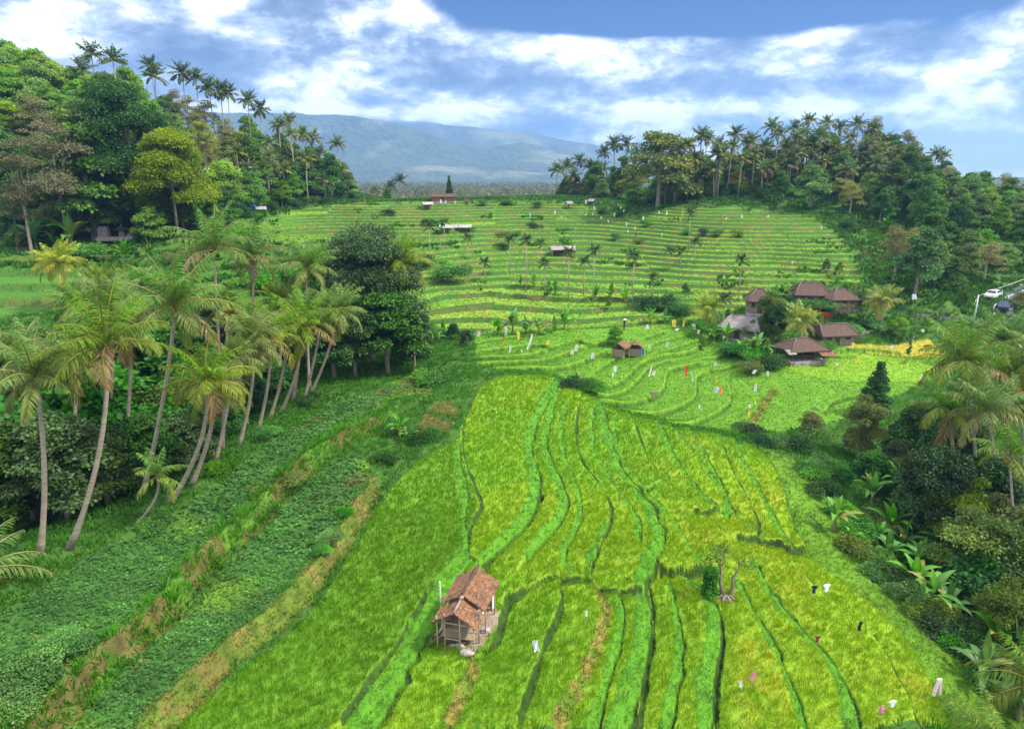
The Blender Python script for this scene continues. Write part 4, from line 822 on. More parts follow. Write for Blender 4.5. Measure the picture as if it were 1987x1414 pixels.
# around the houses
tree_at(NEAR['olive'], 1500, 552, 106, 'tall dense green tree between the grey gable house and the pavilion', .85); tree_at(NEAR['dark'], 1508, 585, 104, 'dark lower tree against the tall dense tree by the pavilion', .75)
for px, py, d, k, sc, lb in [(1600,545,136,1,.8,'dark bush-like tree behind the upper brown roofs'),(1625,552,134,0,.8,'green tree behind the right upper roof'),(1690,560,128,4,.7,'slim tree right of the upper roofs'),(1655,590,122,3,.6,'greyish tree beside the yellow palm near the houses'),
    (1330,570,124,0,.8,'green tree left of the house cluster below the terraces'),(1300,600,120,5,.8,'bushy tree at the lower end of the far terraces'),(1365,650,104,5,.5,'light green small tree left of the grey gable house'),(1470,655,104,0,.5,'small green tree in front of the grey gable'),
    (1748,612,112,2,1.0,'light green umbrella-shaped tree on the bank above the yellow field'),(1795,555,128,1,.9,'dark tree under the road bank'),(1830,560,126,0,.9,'green tree on the road bank left of the street lamp'),(1760,540,132,4,.9,'tall green tree on the slope above the flag pole'),(1730,530,136,5,.8,'leafy tree on the slope above the yellow palm'),
    (1700,470,150,4,.8,'narrow tree at the top of the grassy gap'),(1870,590,119,1,.7,'dark tree left of the guard rail'),(1975,610,108,5,.8,'bright green tree right of the road'),(1985,560,122,6,.9,'spreading tree above the road bend'),(1850,640,100,0,.6,'small green tree below the street lamp'),(1770,640,104,4,.45,'slim small tree between the two yellow fields'),
    (1180,610,117,0,.55,'green tree beside the twin red-roofed huts'),(1675,510,142,3,.8,'bare whitish tree at the right end of the far terraces'),(1690,440,168,4,.7,'dark tree below the small palms at the corner of the right hill')]:
    tree_at(FK[k], px, py, d, lb, sc)
tree_at(FK[5], 1195, 628, 100, 'dark green small tree left of the twin red-roofed huts', .75)
for px, py, d, k, sc, lb in [(1415,598,112,0,.5,'rounded tree at the left wall of the grey gable house'),(1532,566,122,5,.5,'leafy tree between the tower house and the upper house'),(1590,604,112,5,.45,'leafy tree in front of the upper houses'),(1668,600,118,1,.55,'dark tree at the right end of the upper houses'),(1648,632,108,5,.4,'small leafy tree at the right end of the lower house'),(1578,640,104,0,.35,'small tree between the pavilion and the lower house'),(1490,655,101,5,.4,'leafy tree at the left side of the pavilion'),(1462,628,106,4,.5,'slim tree in front of the grey gable house'),(1545,612,116,1,.45,'dark tree behind the yellow palm of the pavilion')]:
    tree_at(FK[k], px, py, d, lb, sc*1.6, name='garden_tree')
# crest of the far terraces
tree_at(NEAR['cone'], 871, 339, 250, 'dark pointed conifer beside the brown building on the crest', .6)
tree_at(FK[3], 728, 357, 252, 'reddish thin tree on the crest left of the lone palm', 1.0); tree_at(FK[5], 750, 366, 250, 'small green tree on the crest beside the reddish one', .9)
# ------------------------------------------------------------------ coconut palms by the beds
HP = [((40,690),(-35,955),(12,830),'leftmost leaning coconut palm, trunk cut by the left edge',1.0,0),
 ((68,735),(75,1078),(86,900),'coconut palm with straight grey trunk second from the left edge',.92,0),
 ((207,672),(130,1066),(192,880),'coconut palm with long curved trunk, third from the left',1.0,1),
 ((216,598),(198,960),(214,800),'taller coconut palm directly behind the third one',.95,2),
 ((340,600),(272,965),(312,800),'tallest coconut palm with upright fan of leaves and dark nut cluster',1.12,1),
 ((402,742),(325,975),(388,860),'coconut palm with low crown and strongly curved base',.95,3),
 ((418,762),(368,942),(402,860),'coconut palm standing close behind the low-crowned one',.8,0),
 ((432,742),(430,872),(434,810),'slim straight coconut palm in the middle of the row',.72,1),
 ((492,668),(460,866),(484,780),'coconut palm with full crown just right of the row centre',1.0,2),
 ((482,690),(474,790),(479,745),'short slim coconut palm hidden behind the full-crowned one',.6,0),
 ((526,650),(498,836),(520,745),'coconut palm with bent trunk, fourth from the right end of the row',1.0,3),
 ((588,632),(541,803),(575,722),'coconut palm leaning right, third from the right end of the row',1.0,1),
 ((592,610),(568,778),(580,700),'pale-trunked coconut palm behind the third from the right end',.9,2),
 ((654,606),(597,769),(632,695),'last coconut palm at the right end of the row, leaning right',1.0,0),
 ((255,648),(232,960),(248,820),'slender coconut palm between the two tallest ones',.85,2),
 ((150,700),(118,1010),(140,870),'slender coconut palm between the second and third',.8,3),
 ((455,700),(415,895),(440,800),'thin leaning coconut palm near the row centre',.75,2),
 ((560,655),(520,815),(545,740),'thin coconut palm between the bent one and the third from the right end',.75,0),
 ((622,628),(585,785),(608,705),'slim coconut palm between the last two of the row',.75,3),
 ((660,600),(643,692),(652,650),'thin coconut palm just behind the last one of the row',.85,3)]
for i, (cr_, bs, md, lb, sc, k) in enumerate(HP): hero_palm(cr_, bs, md, lb, PC[k], sc*.90, r0=.17 if i < 9 else .16)
G2 = 'coconut palms beyond the gully'
hero_palm((416,486), (422,700), (419,575), 'coconut palm with silvery windblown leaves standing above the others against the field', PC[1], 1.2, y=74, group=G2)
hero_palm((492,500), (490,700), (491,600), 'coconut palm with drooping brownish leaves right of the windblown one', PC[3], 1.05, y=78, group=G2)
hero_palm((594,520), (596,700), (595,600), 'dark-crowned coconut palm left of the big tree', PC[0], .95, y=76, group=G2)
hero_palm((778,510), (768,650), (776,580), 'coconut palm right of the big tree, leaning over the far terraces', PC[2], 1.1, y=88, group=G2)
hero_palm((113,512), (118,620), (115,570), 'bright yellow-green palm in front of the left terraced meadow', PCY, 1.15, y=92, group=G2, coco=False, r0=.13)
hero_palm((200,560), (204,720), (203,640), 'slanting windblown palm between the yellow palm and the tall palms', PC[2], .85, y=70, group=G2)
hero_palm((160,600), (150,760), (156,700), 'leafy palm crown behind the third palm from the left', PC[0], .9, y=64, group=G2)
hero_palm((440,600), (440,760), (441,690), 'palm with light green crown in the middle of the gully', PC[3], .8, y=72, group=G2)
hero_palm((545,590), (540,740), (544,670), 'palm crown showing between the row and the dark-crowned palm', PC[2], .85, y=76, group=G2)
hero_palm((305,925), (255,1018), (292,985), 'young palm with curved thin trunk and upright leaves at the foot of the row', PCJ, .72, r0=.11, group='young palms', coco=False)
hero_palm((-55,1120), (-75,1330), None, 'palm beyond the left edge whose leaf reaches into view', PC[1], .85, y=34, group='young palms', coco=False)
G3 = 'coconut palms over the right gully'
hero_palm((1872,705), (1910,955), (1890,850), 'tall coconut palm with windblown crown and long bent trunk over the right gully', PC[1], 1.12, y=58, group=G3, r0=.17)
hero_palm((1948,668), (1960,900), (1955,790), 'coconut palm behind the tall bent one, near the right edge', PC[0], 1.05, y=66, group=G3)
hero_palm((1842,800), (1862,962), (1850,880), 'coconut palm with pale straight trunk left of the tall bent one', PC[3], .95, y=56, group=G3)
hero_palm((1985,800), (2010,980), (2000,900), 'coconut palm cut by the right edge at mid height', PC[2], 1.0, y=56, group=G3)
hero_palm((1958,885), (1992,1010), (1968,940), 'low coconut palm with bright green crown by the right edge', PCJ, 1.0, y=48, group=G3, r0=.12)
hero_palm((1915,800), (1950,980), (1930,890), 'coconut palm with light green crown below the tall bent one', PC[3], .95, y=53, group=G3)
hero_palm((1975,730), (1990,930), (1985,830), 'coconut palm behind the one cut by the right edge', PC[1], 1.0, y=62, group=G3)
hero_palm((2040,700), (2050,960), (2045,850), 'coconut palm beyond the right edge with leaves in view', PC[0], 1.0, y=58, group=G3)
hero_palm((1935,1470), (1950,1560), None, 'palm beneath the lower right corner, only its leaf tips in view', PC[2], .62, y=21.5, group='young palms', coco=False)
hero_palm((2010,1330), (2015,1450), None, 'dark-leaved palm at the lower right edge', PC[0], .75, y=29, group='young palms', coco=False)
for px, py, by_, d, sc, lb in [(1372,598,640,110,1.0,'yellow palm at the left of the houses'),(1552,622,690,103,1.05,'yellow palm leaning over the pavilion roof'),(1712,585,640,113,1.1,'yellow palm right of the lower house')]:
    hero_palm((px,py), (px-4,by_), None, lb, PCY, sc, y=d, group='yellow palms by the houses', coco=False, r0=.12)
# palms on the hills
def hill_palm(px, py, d, label, group, i, dark=False, sc=1.):
    tp = atd(px, py, d); z = H1(tp[0], d); r = random.Random(i*7+3); hh = tp[2]-z
    if hh < 3: return
    o = empty('coconut_palm', (tp[0], d, z), label, 'palm tree', group); lx = r.uniform(-.6,.6); 
    MB().tube([(lx,0,-.5),(lx*.6,0,hh*.5),(0,0,hh)], [.22,.16,.13], 6).build('trunk', M['palm_bark'], o, True)
    c = link('crown', PCF[2] if dark else PCF[i % 2], o); c.location = (0,0,hh); c.rotation_euler = (r.uniform(-.15,.15), r.uniform(-.15,.15), r.uniform(0,6.28)); c.scale = (sc*r.uniform(.9,1.1),)*3
lhp = [(394,280,175),(459,297,185),(518,311,200),(541,244,225),(523,280,215),(565,262,222),(587,262,228),(608,270,235),(594,311,212),(629,352,225),(643,322,232),(654,280,240),(485,330,190),(562,235,236),(430,330,170),(355,330,150),(500,345,196),(470,370,178),(660,330,238),(620,300,236),(505,300,205),(550,330,205)]
for i, (px, py, d) in enumerate(sorted(lhp)): hill_palm(px, py, d, 'coconut palm on the lower right slope of the left hill, %s from the left' % ORD(i+1), 'palms on the left hill slope', i)
rid = [(177,108,212),(219,118,210),(160,140,200),(293,131,218),(353,145,222),(380,154,224),(405,174,226),(428,178,228),(442,183,228),(481,198,230),(300,150,215),(505,215,232)]
for i, (px, py, d) in enumerate(sorted(rid)): hill_palm(px, py, d, 'dark coconut palm standing on the ridge of the left hill, %s from the left' % ORD(i+1), 'palms on the left ridge', i, True, 1.15)
rf = [(1081,332,250),(1100,325,255),(1125,314,250),(1144,325,246),(1171,297,244),(1192,282,240),(1215,282,238),(1169,330,252),(1112,345,246)]
for i, (px, py, d) in enumerate(sorted(rf)): hill_palm(px, py, d, 'dark palm beyond the left end of the right hill, %s from the left' % ORD(i+1), 'palms at the far end of the right hill', i, True)
rp = [(1338,282,203),(1361,266,205),(1372,270,206),(1428,262,214),(1460,273,214),(1570,236,222),(1605,240,224),(1665,243,226),(1630,250,222),(1541,250,220),(1577,282,208),(1619,286,208),(1630,297,206),(1697,252,226),(1722,272,226),(1817,300,222),(1831,305,222),(1672,300,205),(1464,300,205),(1421,286,206),(1644,332,196),(1524,286,210),(1499,247,222),(1549,300,205),
 (1400,300,203),(1440,310,203),(1485,285,212),(1510,262,218),(1590,262,216),(1650,270,214),(1560,262,216),(1690,285,212),(1740,300,212),(1480,330,202),(1385,330,203),(1600,315,203),(1350,310,204),(1310,330,206),(1295,350,208),(1705,320,200),(1780,300,218),(1530,320,204),(1570,330,203),(1320,290,210)]
for i, (px, py, d) in enumerate(sorted(rp)): hill_palm(px, py, d, 'coconut palm among the crowns of the right hill, %s from the left' % ORD(i+1), 'palms on the right hill', i, i % 5 == 0, .95)
rr3 = random.Random(77); ex = []
for i in range(34):
    px = rr3.uniform(1300, 1800); topy = np.interp(px, [1300,1400,1500,1660,1800], [285,268,255,255,300]); ex.append((px, topy+rr3.uniform(10, 75), rr3.uniform(203, 216)))
for i, (px, py, d) in enumerate(sorted(ex)): hill_palm(px, py, d, 'lower coconut palm between the trees of the right hill, %s from the left' % ORD(i+1), 'lower palms on the right hill', i+50, i % 6 == 0, .95)
hill_palm(1591,408,188,'small low palm at the right corner of the upper terraces','low palms by the terraces',1); hill_palm(1655,425,168,'low windblown palm at the right end of the upper terraces','low palms by the terraces',2,sc=1.2); hill_palm(1618,430,172,'small palm between the two at the right end of the terraces','low palms by the terraces',3)
hill_palm(776,352,247,'lone dark palm on the crest','palms on the crest',4,True); hill_palm(823,376,243,'short yellow-green palm on the crest left of the brown building','palms on the crest',5); hill_palm(757,362,250,'small palm behind the crest left of the lone one','palms on the crest',6,True,.8)
# areca palms (slim)
AR = [(835,440,521),(863,433,487),(909,463,533),(941,510,548),(989,466,536),(1021,466,569),(1049,472,512),(1056,511,574),(1102,491,583),(1132,509,574),(1150,487,588),(1226,498,598),(1266,540,582),(1335,413,486),(1347,470,512),(1319,488,522),(1298,488,522),(1432,505,585),(1400,580,655)]
for i, (px, py, pb_) in enumerate(AR):
    x, y = gp(px, pb_, hgt); tp = atd(px, py, y); z = H1(x, y); hh = max(2, tp[2]-z); o = empty('areca_palm', (x, y, z), 'slim areca palm with thin pale trunk on the far terraces, %s from the left' % ORD(i+1), 'palm tree', 'areca palms on the terraces')
    MB().tube([(0,0,-.3),(.05,0,hh*.5),(0,0,hh)], [.11,.085,.07], 6).build('trunk', M['palm_bark'], o, True)
    c = link('crown', PCA, o); c.location = (0,0,hh); c.rotation_euler = (.05,.03,i*1.3); c.scale = (1.3,)*3
# ------------------------------------------------------------------ shrubs and bananas
SH = [('dark',830,436,1.5,'round dark shrub at the top left of the far terraces'),('green',877,545,2.6,'tall green shrub on the left of the far terraces'),('dark',1029,444,1.9,'dark egg-shaped shrub on the upper terraces'),('olive',1046,444,1.3,'reddish olive shrub beside the dark egg-shaped one'),('green',1197,464,1.8,'spiky green shrub in the middle of the upper terraces'),
 ('olive',1240,474,1.4,'brownish shrub right of the spiky one'),('olive',976,462,1.6,'thin olive shrub on the upper terraces'),('dark',752,420,1.7,'dark shrub on the left end of the upper terraces'),('dark',971,483,1.1,'small dark shrub at the terrace edge'),('dark',833,522,1.8,'dark shrub at the foot of the thick areca palm'),('green',1002,458,1.3,'green shrub right of the thin olive one'),
 ('dark',1286,604,2.0,'dark hedge-like shrub below the terraces left of the houses'),('dark',1250,602,1.8,'dark shrub at the left end of the hedge below the terraces'),('green',1320,614,2.0,'green shrub at the right end of the hedge below the terraces'),('dark',850,455,1.3,'dark shrub left of the long white shelter'),('olive',915,450,1.0,'low shrub right of the long white shelter'),
 ('green',935,398,1.9,'low green shrub on the crest, left of three'),('green',985,400,2.1,'low green shrub on the crest, middle of three'),('green',1045,403,1.9,'low green shrub on the crest, right of three'),('green',1330,455,1.5,'green shrub in the hedge row on the right terraces, left end'),('dark',1360,455,1.5,'dark shrub in the hedge row on the right terraces'),('green',1390,457,1.4,'green shrub in the hedge row on the right terraces, middle'),('olive',1430,458,1.3,'olive shrub at the right end of the hedge row'),
 ('green',1200,420,1.6,'green shrub among white flags near the crest'),('green',1254,440,1.5,'green shrub right of the flags near the crest'),('dark',1170,416,1.3,'dark shrub left of the flags near the crest'),
 ('red',1582,622,1.4,'fiery red shrub above the lower house'),('pink',1632,612,1.7,'pink-grey flowering shrub beside the lower house'),('pink',1650,665,1.2,'reddish flowering shrub right of the lower house'),('green',1600,606,1.8,'green shrub in the yard between the roofs'),('green',1560,606,1.8,'green shrub under the upper house'),('olive',1475,662,1.7,'olive shrub in front of the grey gable'),('dark',1530,600,1.6,'dark shrub behind the tall dense tree'),
 ('green',1450,700,1.9,'green shrub left of the pavilion'),('dark',1490,712,1.5,'dark shrub by the cloth-hung terraces, left of the lime field'),('olive',1460,722,1.4,'reddish green shrub at the corner of the terraces'),('green',1420,690,1.6,'light shrub on the terrace bank below the houses'),('green',1650,650,1.5,'low green shrub by the path right of the lower house'),('green',1600,686,1.3,'low green shrub at the edge of the lime field'),('green',1690,640,1.5,'green shrub above the yellow field'),
 ('dark',1120,752,1.1,'dark bushy shrub where the near spur meets the terraces'),('green',1150,765,1.3,'bright green shrub where the near spur meets the terraces'),('dark',1450,845,1.1,'dark shrub beside the yellow bank'),('green',1500,865,1.0,'green shrub on the bank edge of the near field'),('dark',1540,872,1.3,'dark shrub on the bank edge, right of the green one'),('dark',1470,862,.9,'small dark shrub beside the yellow bank'),('green',1590,915,1.2,'green shrub at the gully edge'),
 ('dark',800,700,1.7,'dark shrub at the edge of the big tree'),('green',835,745,1.5,'green shrub above the bare earth patch'),('dark',820,855,1.0,'dark shrub beside the small banana plants'),('green',770,840,1.0,'green shrub left of the small banana plants'),('dark',740,900,.7,'small dark shrub at the head of the brown bank'),
 ('olive',560,945,.8,'olive shrub on the middle bank, upper part'),
 ('green',130,1270,.9,'bushy green shrub on the lower middle bank'),('green',75,1320,1.0,'bushy green shrub near the lower left corner'),('green',15,1385,.9,'green shrub in the lower left corner'),('dark',40,1335,.9,'dark green shrub near the lower left corner'),
 ('green',640,1050,.6,'leafy shrub on the brown wall, upper part'),('green',625,1075,.5,'small leafy shrub on the brown wall'),('green',672,1000,.5,'leafy shrub near the top of the brown wall'),('green',300,1030,.8,'shrub by the young palm'),('green',430,915,.8,'shrub under the row of palms'),('green',520,850,.9,'shrub at the foot of the bent palm'),('dark',610,785,1.0,'shrub at the foot of the last palm'),
 ('green',1700,1120,.9,'green shrub at the edge of the right gully'),('green',1760,1075,1.3,'green shrub in front of the banana clump'),('dark',1830,1230,1.2,'dark shrub at the lower edge of the right gully'),('green',1890,1270,1.1,'green shrub near the lower right corner'),('olive',1700,1030,1.2,'olive shrub in the clearing of the right gully'),('olive',1930,1230,1.4,'olive shrub at the right edge'),('green',1660,1040,1.2,'leafy shrub beside the single banana plant'),('dark',1820,1160,1.2,'dark shrub under the banana leaves'),
 ('green',300,560,2.0,'green shrub on the left meadow behind the palms'),('green',170,500,2.0,'green shrub on the left meadow edge'),('olive',350,520,2.0,'olive shrub on the left meadow'),('green',60,470,2.2,'green shrub under the left banana thicket'),('green',500,560,2.2,'green shrub behind the windblown palms'),('olive',620,560,2.0,'yellowish shrub beside the dark-crowned palm'),('green',560,545,2.0,'bright shrub between the windblown palms and the big tree'),('green',470,470,2.2,'green shrub behind the windblown palm')]
for kd, px, py, sc, lb in SH: bush(kd, px, py, lb, sc*(.62 if py < 480 and px > 600 else .85))
BNL = [(1617,1030,1.05,0,'single banana plant with light leaves at the edge of the right gully'),(1650,1060,.7,1,'small banana plant beside the single one'),(1775,985,1.05,2,'tall banana plant in the right gully, left of a close pair'),(1810,990,1.2,0,'tall banana plant in the right gully, right of a close pair'),(1740,1010,.9,1,'lower banana plant left of the tall pair'),(1800,1190,.9,2,'banana plant with broad leaves at the lower gully edge'),(1835,1200,.9,3,'banana plant right of the broad-leaved one'),(1770,1150,1.0,0,'banana plant left of the broad-leaved one'),(1860,1180,.85,2,'banana plant under the olive tree'),(1900,1330,1.0,3,'dark banana plant near the lower right corner'),(1960,1320,1.2,3,'dark banana plant at the right edge near the corner'),(1690,870,1.0,1,'banana plant beside the brownish tree'),(1720,1090,.9,1,'banana plant at the clearing in the gully'),
 (775,850,.8,0,'small banana plant on the bank below the bare earth patch'),(795,858,.7,1,'smaller banana plant next to it on the bank'),(1118,745,.8,3,'banana plant where the spur meets the terraces'),(965,650,1.3,0,'banana plant at the lower edge of the far terraces, left end'),(995,648,1.3,2,'second banana plant from the left at the lower edge'),(1020,646,1.2,1,'banana plant at the lower edge, near the middle'),(1045,645,1.2,0,'banana plant at the lower edge, right of the middle'),(1075,642,1.0,1,'banana plant at the lower edge beside the gap'),(1095,640,1.1,2,'light banana plant at the right end of the lower edge'),
 (1010,556,1.1,3,'banana plant in the small group below the middle terraces, left'),(1035,558,1.1,0,'banana plant in the small group below the middle terraces, centre'),(1077,572,1.2,3,'banana plant right of the small group'),(1155,580,1.2,0,'banana plant left of the yellowish group'),(1185,580,1.3,1,'banana plant with a yellow leaf in the yellowish group'),(1212,585,1.2,0,'banana plant right in the yellowish group'),
 (1360,655,1.2,0,'banana plant at the field edge left of the houses'),(1385,662,1.2,1,'second banana plant at the field edge left of the houses'),(1410,668,1.1,2,'banana plant at the foot of the grey gable house'),(1440,690,1.2,0,'banana plant on the terrace corner, left'),(1465,696,1.3,2,'banana plant on the terrace corner, middle'),(1485,700,1.1,1,'banana plant on the terrace corner, right'),(1520,575,1.4,0,'banana plant left of the upper house'),(1505,585,1.3,1,'banana plant farther left of the upper house'),(1262,625,1.1,0,'banana plant by the hedge, left'),(1290,628,1.1,1,'banana plant by the hedge, right'),
 (35,490,1.9,3,'big dark banana plant at the left edge of the hill foot'),(72,488,2.0,2,'big banana plant with brown hanging leaves, second from the left'),(108,486,1.9,3,'big banana plant left of the shrine, third from the left'),(142,486,2.1,2,'big banana plant nearest the shrine'),(240,500,1.3,0,'banana plant on the slope below the shrine'),(292,502,1.3,3,'banana plant on the slope right of the shrine'),(1720,450,1.6,0,'banana plant at the edge of the right hill'),(1880,530,1.5,1,'banana plant on the right slope above the road'),(860,655,1.1,1,'banana plant left of the dark round tree'),(845,668,1.0,0,'banana plant at the edge of the big tree')]
for px, py, sc, k, lb in BNL: banana(px, py, lb, sc, k)
BG = [(1725,1045,1.1,0),(1790,1060,1.2,2),(1835,1095,1.2,0),(1870,1140,1.1,1),(1815,1130,1.0,3),(1780,1110,1.0,1),(1850,1020,1.2,2),(1900,1210,1.1,0),(1925,1290,1.0,2),(1750,1075,.9,3),(1700,1060,.8,0),(1880,1085,1.1,2),(1740,960,1.1,0),(1690,985,.9,2),(1975,1400,1.1,3)]
for i, (px, py, sc, k) in enumerate(sorted(BG)): banana(px, py, 'banana plant in the thicket of the right gully, %s of those from the left' % ORD(i+1), sc, k, 'banana thicket in the right gully')
# small twin-stemmed tree on its root mound
def split_tree():
    x, y, z = ground(1407, 1163); o = empty('small_tree', (x, y, z), 'small twin-stemmed pale tree on a mound of roots in the near field', 'tree')
    s = (44)/1325
    b = MB(); b.tube([(-.1,0,0),(-.35,.1,1.0),(-.38,.2,2.0),(-.5,.3,3.0)], [.16,.11,.08,.04], 7); b.tube([(-.38,.2,2.0),(-.7,.2,2.7),(-.8,.3,3.1)], [.06,.04,.02], 5); b.tube([(-.38,.2,2.2),(-.1,.2,2.9)], [.05,.02], 5)
    b.tube([(.2,0,0),(.45,.1,.7),(.42,.2,1.3),(.75,.2,2.0),(.8,.2,2.6)], [.16,.12,.09,.06,.03], 7); b.build('trunk', M['bark'], o, True)
    m_ = MB(); m_.ball((0,-.05,.05), .45, 14, 8, (1.1,.9,.55)); 
    for i in range(9): a = i*.7; m_.tube([(.25*cos(a),.25*sin(a),.35),(.6*cos(a),.5*sin(a),.2),(.85*cos(a),.75*sin(a),-.05)], [.07,.05,.03], 5)
    m_.build('root_mound', M['bark'], o, True)
    cr2 = leaf_crown('small_crown', 71, [(-.6,.3,3.1,.75,.5),(-.9,.2,2.6,.5,.35),(1.35,.2,2.3,.62,.38),(-.2,.3,3.3,.5,.35),(-.75,.1,1.9,.35,.3)], 1000, .12, (.05,.12,.02), (.08,.17,.02), 'leaf'); link('crown', cr2, o)
    return x, y
sx, sy = split_tree()
ob = link('shrub', leaf_crown('column_bush', 72, [(0,0,.6,.5,.6),(0,.05,1.3,.45,.6),(-.05,0,1.9,.4,.4)], 2400, .15, (.04,.16,.02), (.06,.2,.02), 'leaf')); bx_, by_ = gp(1376, 1160, hgt); ob.location = (bx_, by_, H1(bx_, by_)-.1); tag(ob, 'narrow column of green climber left of the twin-stemmed tree', 'shrub')

# dense low growth along the foot of both hills
FT = [(px, 1) for px in list(range(-20, 180, 22))+list(range(270, 700, 24))]+[(px, 2) for px in range(1090, 1640, 24)]+[(px, 3) for px in range(1650, 1990, 26)]
cnt = {}
for i, (px, s_) in enumerate(FT):
    d = {1: np.interp(px, [0,230,420,560,690],[127,138,157,202,238]), 2: np.interp(px, [1085,1300,1600],[248,206,199]), 3: np.interp(px, [1650,1760,2000],[168,134,131])}[s_]+random.uniform(-1.5,3)
    p = dpt(px, d, 15); p = atd(px, proj(p[0], d, H1(p[0], d))[1], d)
    if s_ == 3 and (lane(p[0], d) or lawn(p[0], d)): continue
    kd = ['dark','green','dark','olive','green'][random.randrange(5)]; key = (kd, s_); cnt[key] = cnt.get(key, 0)+1
    bush(kd, 0, 0, '%s shrub at the foot of the %s, %s such from the left' % ({'dark':'dark','green':'bright green','olive':'olive'}[kd], {1:'left wooded hill',2:'right wooded hill',3:'right slope'}[s_], ORD(cnt[key])), random.uniform(1.0,1.7), 'shrubs at the foot of the hills', xy=(p[0], d), sz=random.uniform(1.2,2.2))
# ------------------------------------------------------------------ buildings
def tiled_roof(o, L, Wd, z0, z1, ridge, mat, hang=.5, th=.12, name='roof'):
    """hip (ridge<1) or gable (ridge=1) roof over L x Wd; ridge = fraction of the length"""
    a = L/2+hang; b = Wd/2+hang; r_ = a*ridge; m_ = MB(); e = z0
    c = [(-a,-b,e),(a,-b,e),(a,b,e),(-a,b,e)]; p, q_ = (-r_,0,z1), (r_,0,z1)
    m_.slab([c[0],c[1],q_,p], th); m_.slab([c[2],c[3],p,q_], th)
    if ridge < .99: m_.slab([c[1],c[2],q_], th); m_.slab([c[3],c[0],p], th)
    rf_ = m_.build(name, mat, o); rc = MB(); up = .05
    def rib(s, t): rc.tube([(s[0],s[1],s[2]+up),(t[0],t[1],t[2]+up)], .085, 6)
    rib(p, q_)
    if ridge < .99:
        for cc, pp in ((c[0],p),(c[3],p),(c[1],q_),(c[2],q_)): rib(cc, pp)
    rc.build('ridge_cap', M['brown_ridge'] if mat.name.startswith('dark') else M['bark'], rf_, True); return rf_
def house(px, py, L, Wd, wh, rh, rz, label, wall='plaster', roof='tile_brown', ridge=.45, openf=False, xy=None, lift=0., name='house', cat='house', group=None):
    if xy: x, y = xy
    else: x, y = gp(px, py, hgt)
    z = H1(x, y)+lift-.25; wh *= .8; L *= .9; Wd *= .9; rh *= .92; o = empty(name, (x, y, z), label, cat, group, rz=rz)
    MB().box((0,0,-.35), (L+.5, Wd+.5, .9)).build('plinth', M['stone'], o); t_ = .18; z0 = .2
    if not openf:
        wm = MB(); 
        for sx_ in (-1, 1): wm.box((sx_*(L/2-t_/2),0,z0+wh/2), (t_,Wd-2*t_,wh))
        wm.box((0,Wd/2-t_/2,z0+wh/2), (L,t_,wh)); dx0 = -L*.12
        segs = [(-L/2,-L*.38),(-L*.22,dx0),(dx0+.9,L*.22),(L*.38,L/2)]
        for a, b in segs: wm.box(((a+b)/2,-Wd/2+t_/2,z0+wh/2), (b-a,t_,wh))
        for a, b in ((-L*.38,-L*.22),(L*.22,L*.38)): wm.box(((a+b)/2,-Wd/2+t_/2,z0+.45), (b-a,t_,.9)); wm.box(((a+b)/2,-Wd/2+t_/2,z0+wh-.2), (b-a,t_,.4))
        wm.box((dx0+.45,-Wd/2+t_/2,z0+wh-.2), (.9,t_,.4)); wm.build('wall', M[wall], o)
        for a, b in ((-L*.38,-L*.22),(L*.22,L*.38)):
            wn = MB(); h_ = wh-1.3
            for xx in (a+.04, (a+b)/2, b-.04): wn.box((xx,-Wd/2+.08,z0+.9+h_/2), (.07,.08,h_))
            w0 = wn.box(((a+b)/2,-Wd/2+.085,z0+.94), (b-a-.16,.06,.07)).build('window', M['wood_dark'], o); MB().box(((a+b)/2,-Wd/2+.13,z0+.9+h_/2), (b-a-.03,.02,h_-.03)).build('glass', M['glass'], w0)
        dr = MB().box((dx0+.45,-Wd/2+.1,z0+(wh-.4)/2), (.86,.06,wh-.42)).build('door', M['wood_dark'], o); MB().ball((dx0+.75,-Wd/2+.05,z0+1.0), .04, 6, 4).build('handle', M['steel'], dr)
    else:
        for sx_ in (-1,-.33,.33,1):
            for sy_ in (-1,1): MB().box((sx_*(L/2-.15), sy_*(Wd/2-.15), z0+wh/2), (.16,.16,wh)).build('post', M['wood_dark'], o)
        MB().box((0,Wd/2-.35,z0+wh/2), (L*.6,.12,wh*.98)).build('back_wall', M[wall], o); MB().box((0,0,z0+.35), (L*.7,Wd*.5,.12)).build('platform', M['thatch'], o)
    tiled_roof(o, L, Wd, z0+wh-.05, z0+wh+rh, ridge, M[roof]); return o
house(1568, 588, 6.0, 4.6, 2.3, 2.1, R(-8), 'upper brown-roofed house highest in the cluster, with a pale awning', ridge=.5)
house(1628, 594, 5.2, 4.4, 2.0, 1.6, R(4), 'low brown hipped roof right of the upper house', ridge=.25)
house(1612, 665, 6.0, 4.0, 2.1, 1.5, R(10), 'lower house with brown roof and a dark open front beside the red shrub', ridge=.7)
pv = house(1552, 694, 6.2, 4.6, 1.9, 1.5, R(12), 'open pavilion with brown hipped roof under the yellow palm', openf=True, ridge=.3, name='pavilion', cat='pavilion')
MB().slab([(1.2,-3.4,1.15),(3.8,-3.4,1.0),(3.8,-2.3,1.45),(1.2,-2.3,1.6)], .08).build('lean_to_roof', M['tile_red'], pv)
MB().slab([(-3.9,-3.0,1.5),(-2.6,-3.0,1.5),(-2.6,-1.8,1.9),(-3.9,-1.8,1.9)], .08).build('awning', M['plaster'], pv)
house(1470, 610, 4.2, 4.0, 2.6, 2.0, R(-10), 'small dark-roofed tower house behind the grey gable', ridge=.2, lift=.6)
gh = house(1440, 652, 6.6, 4.6, 2.0, 1.9, R(-35), 'house with large grey concrete gable left of the tall dense tree', wall='concrete', roof='tile_grey', ridge=.55)
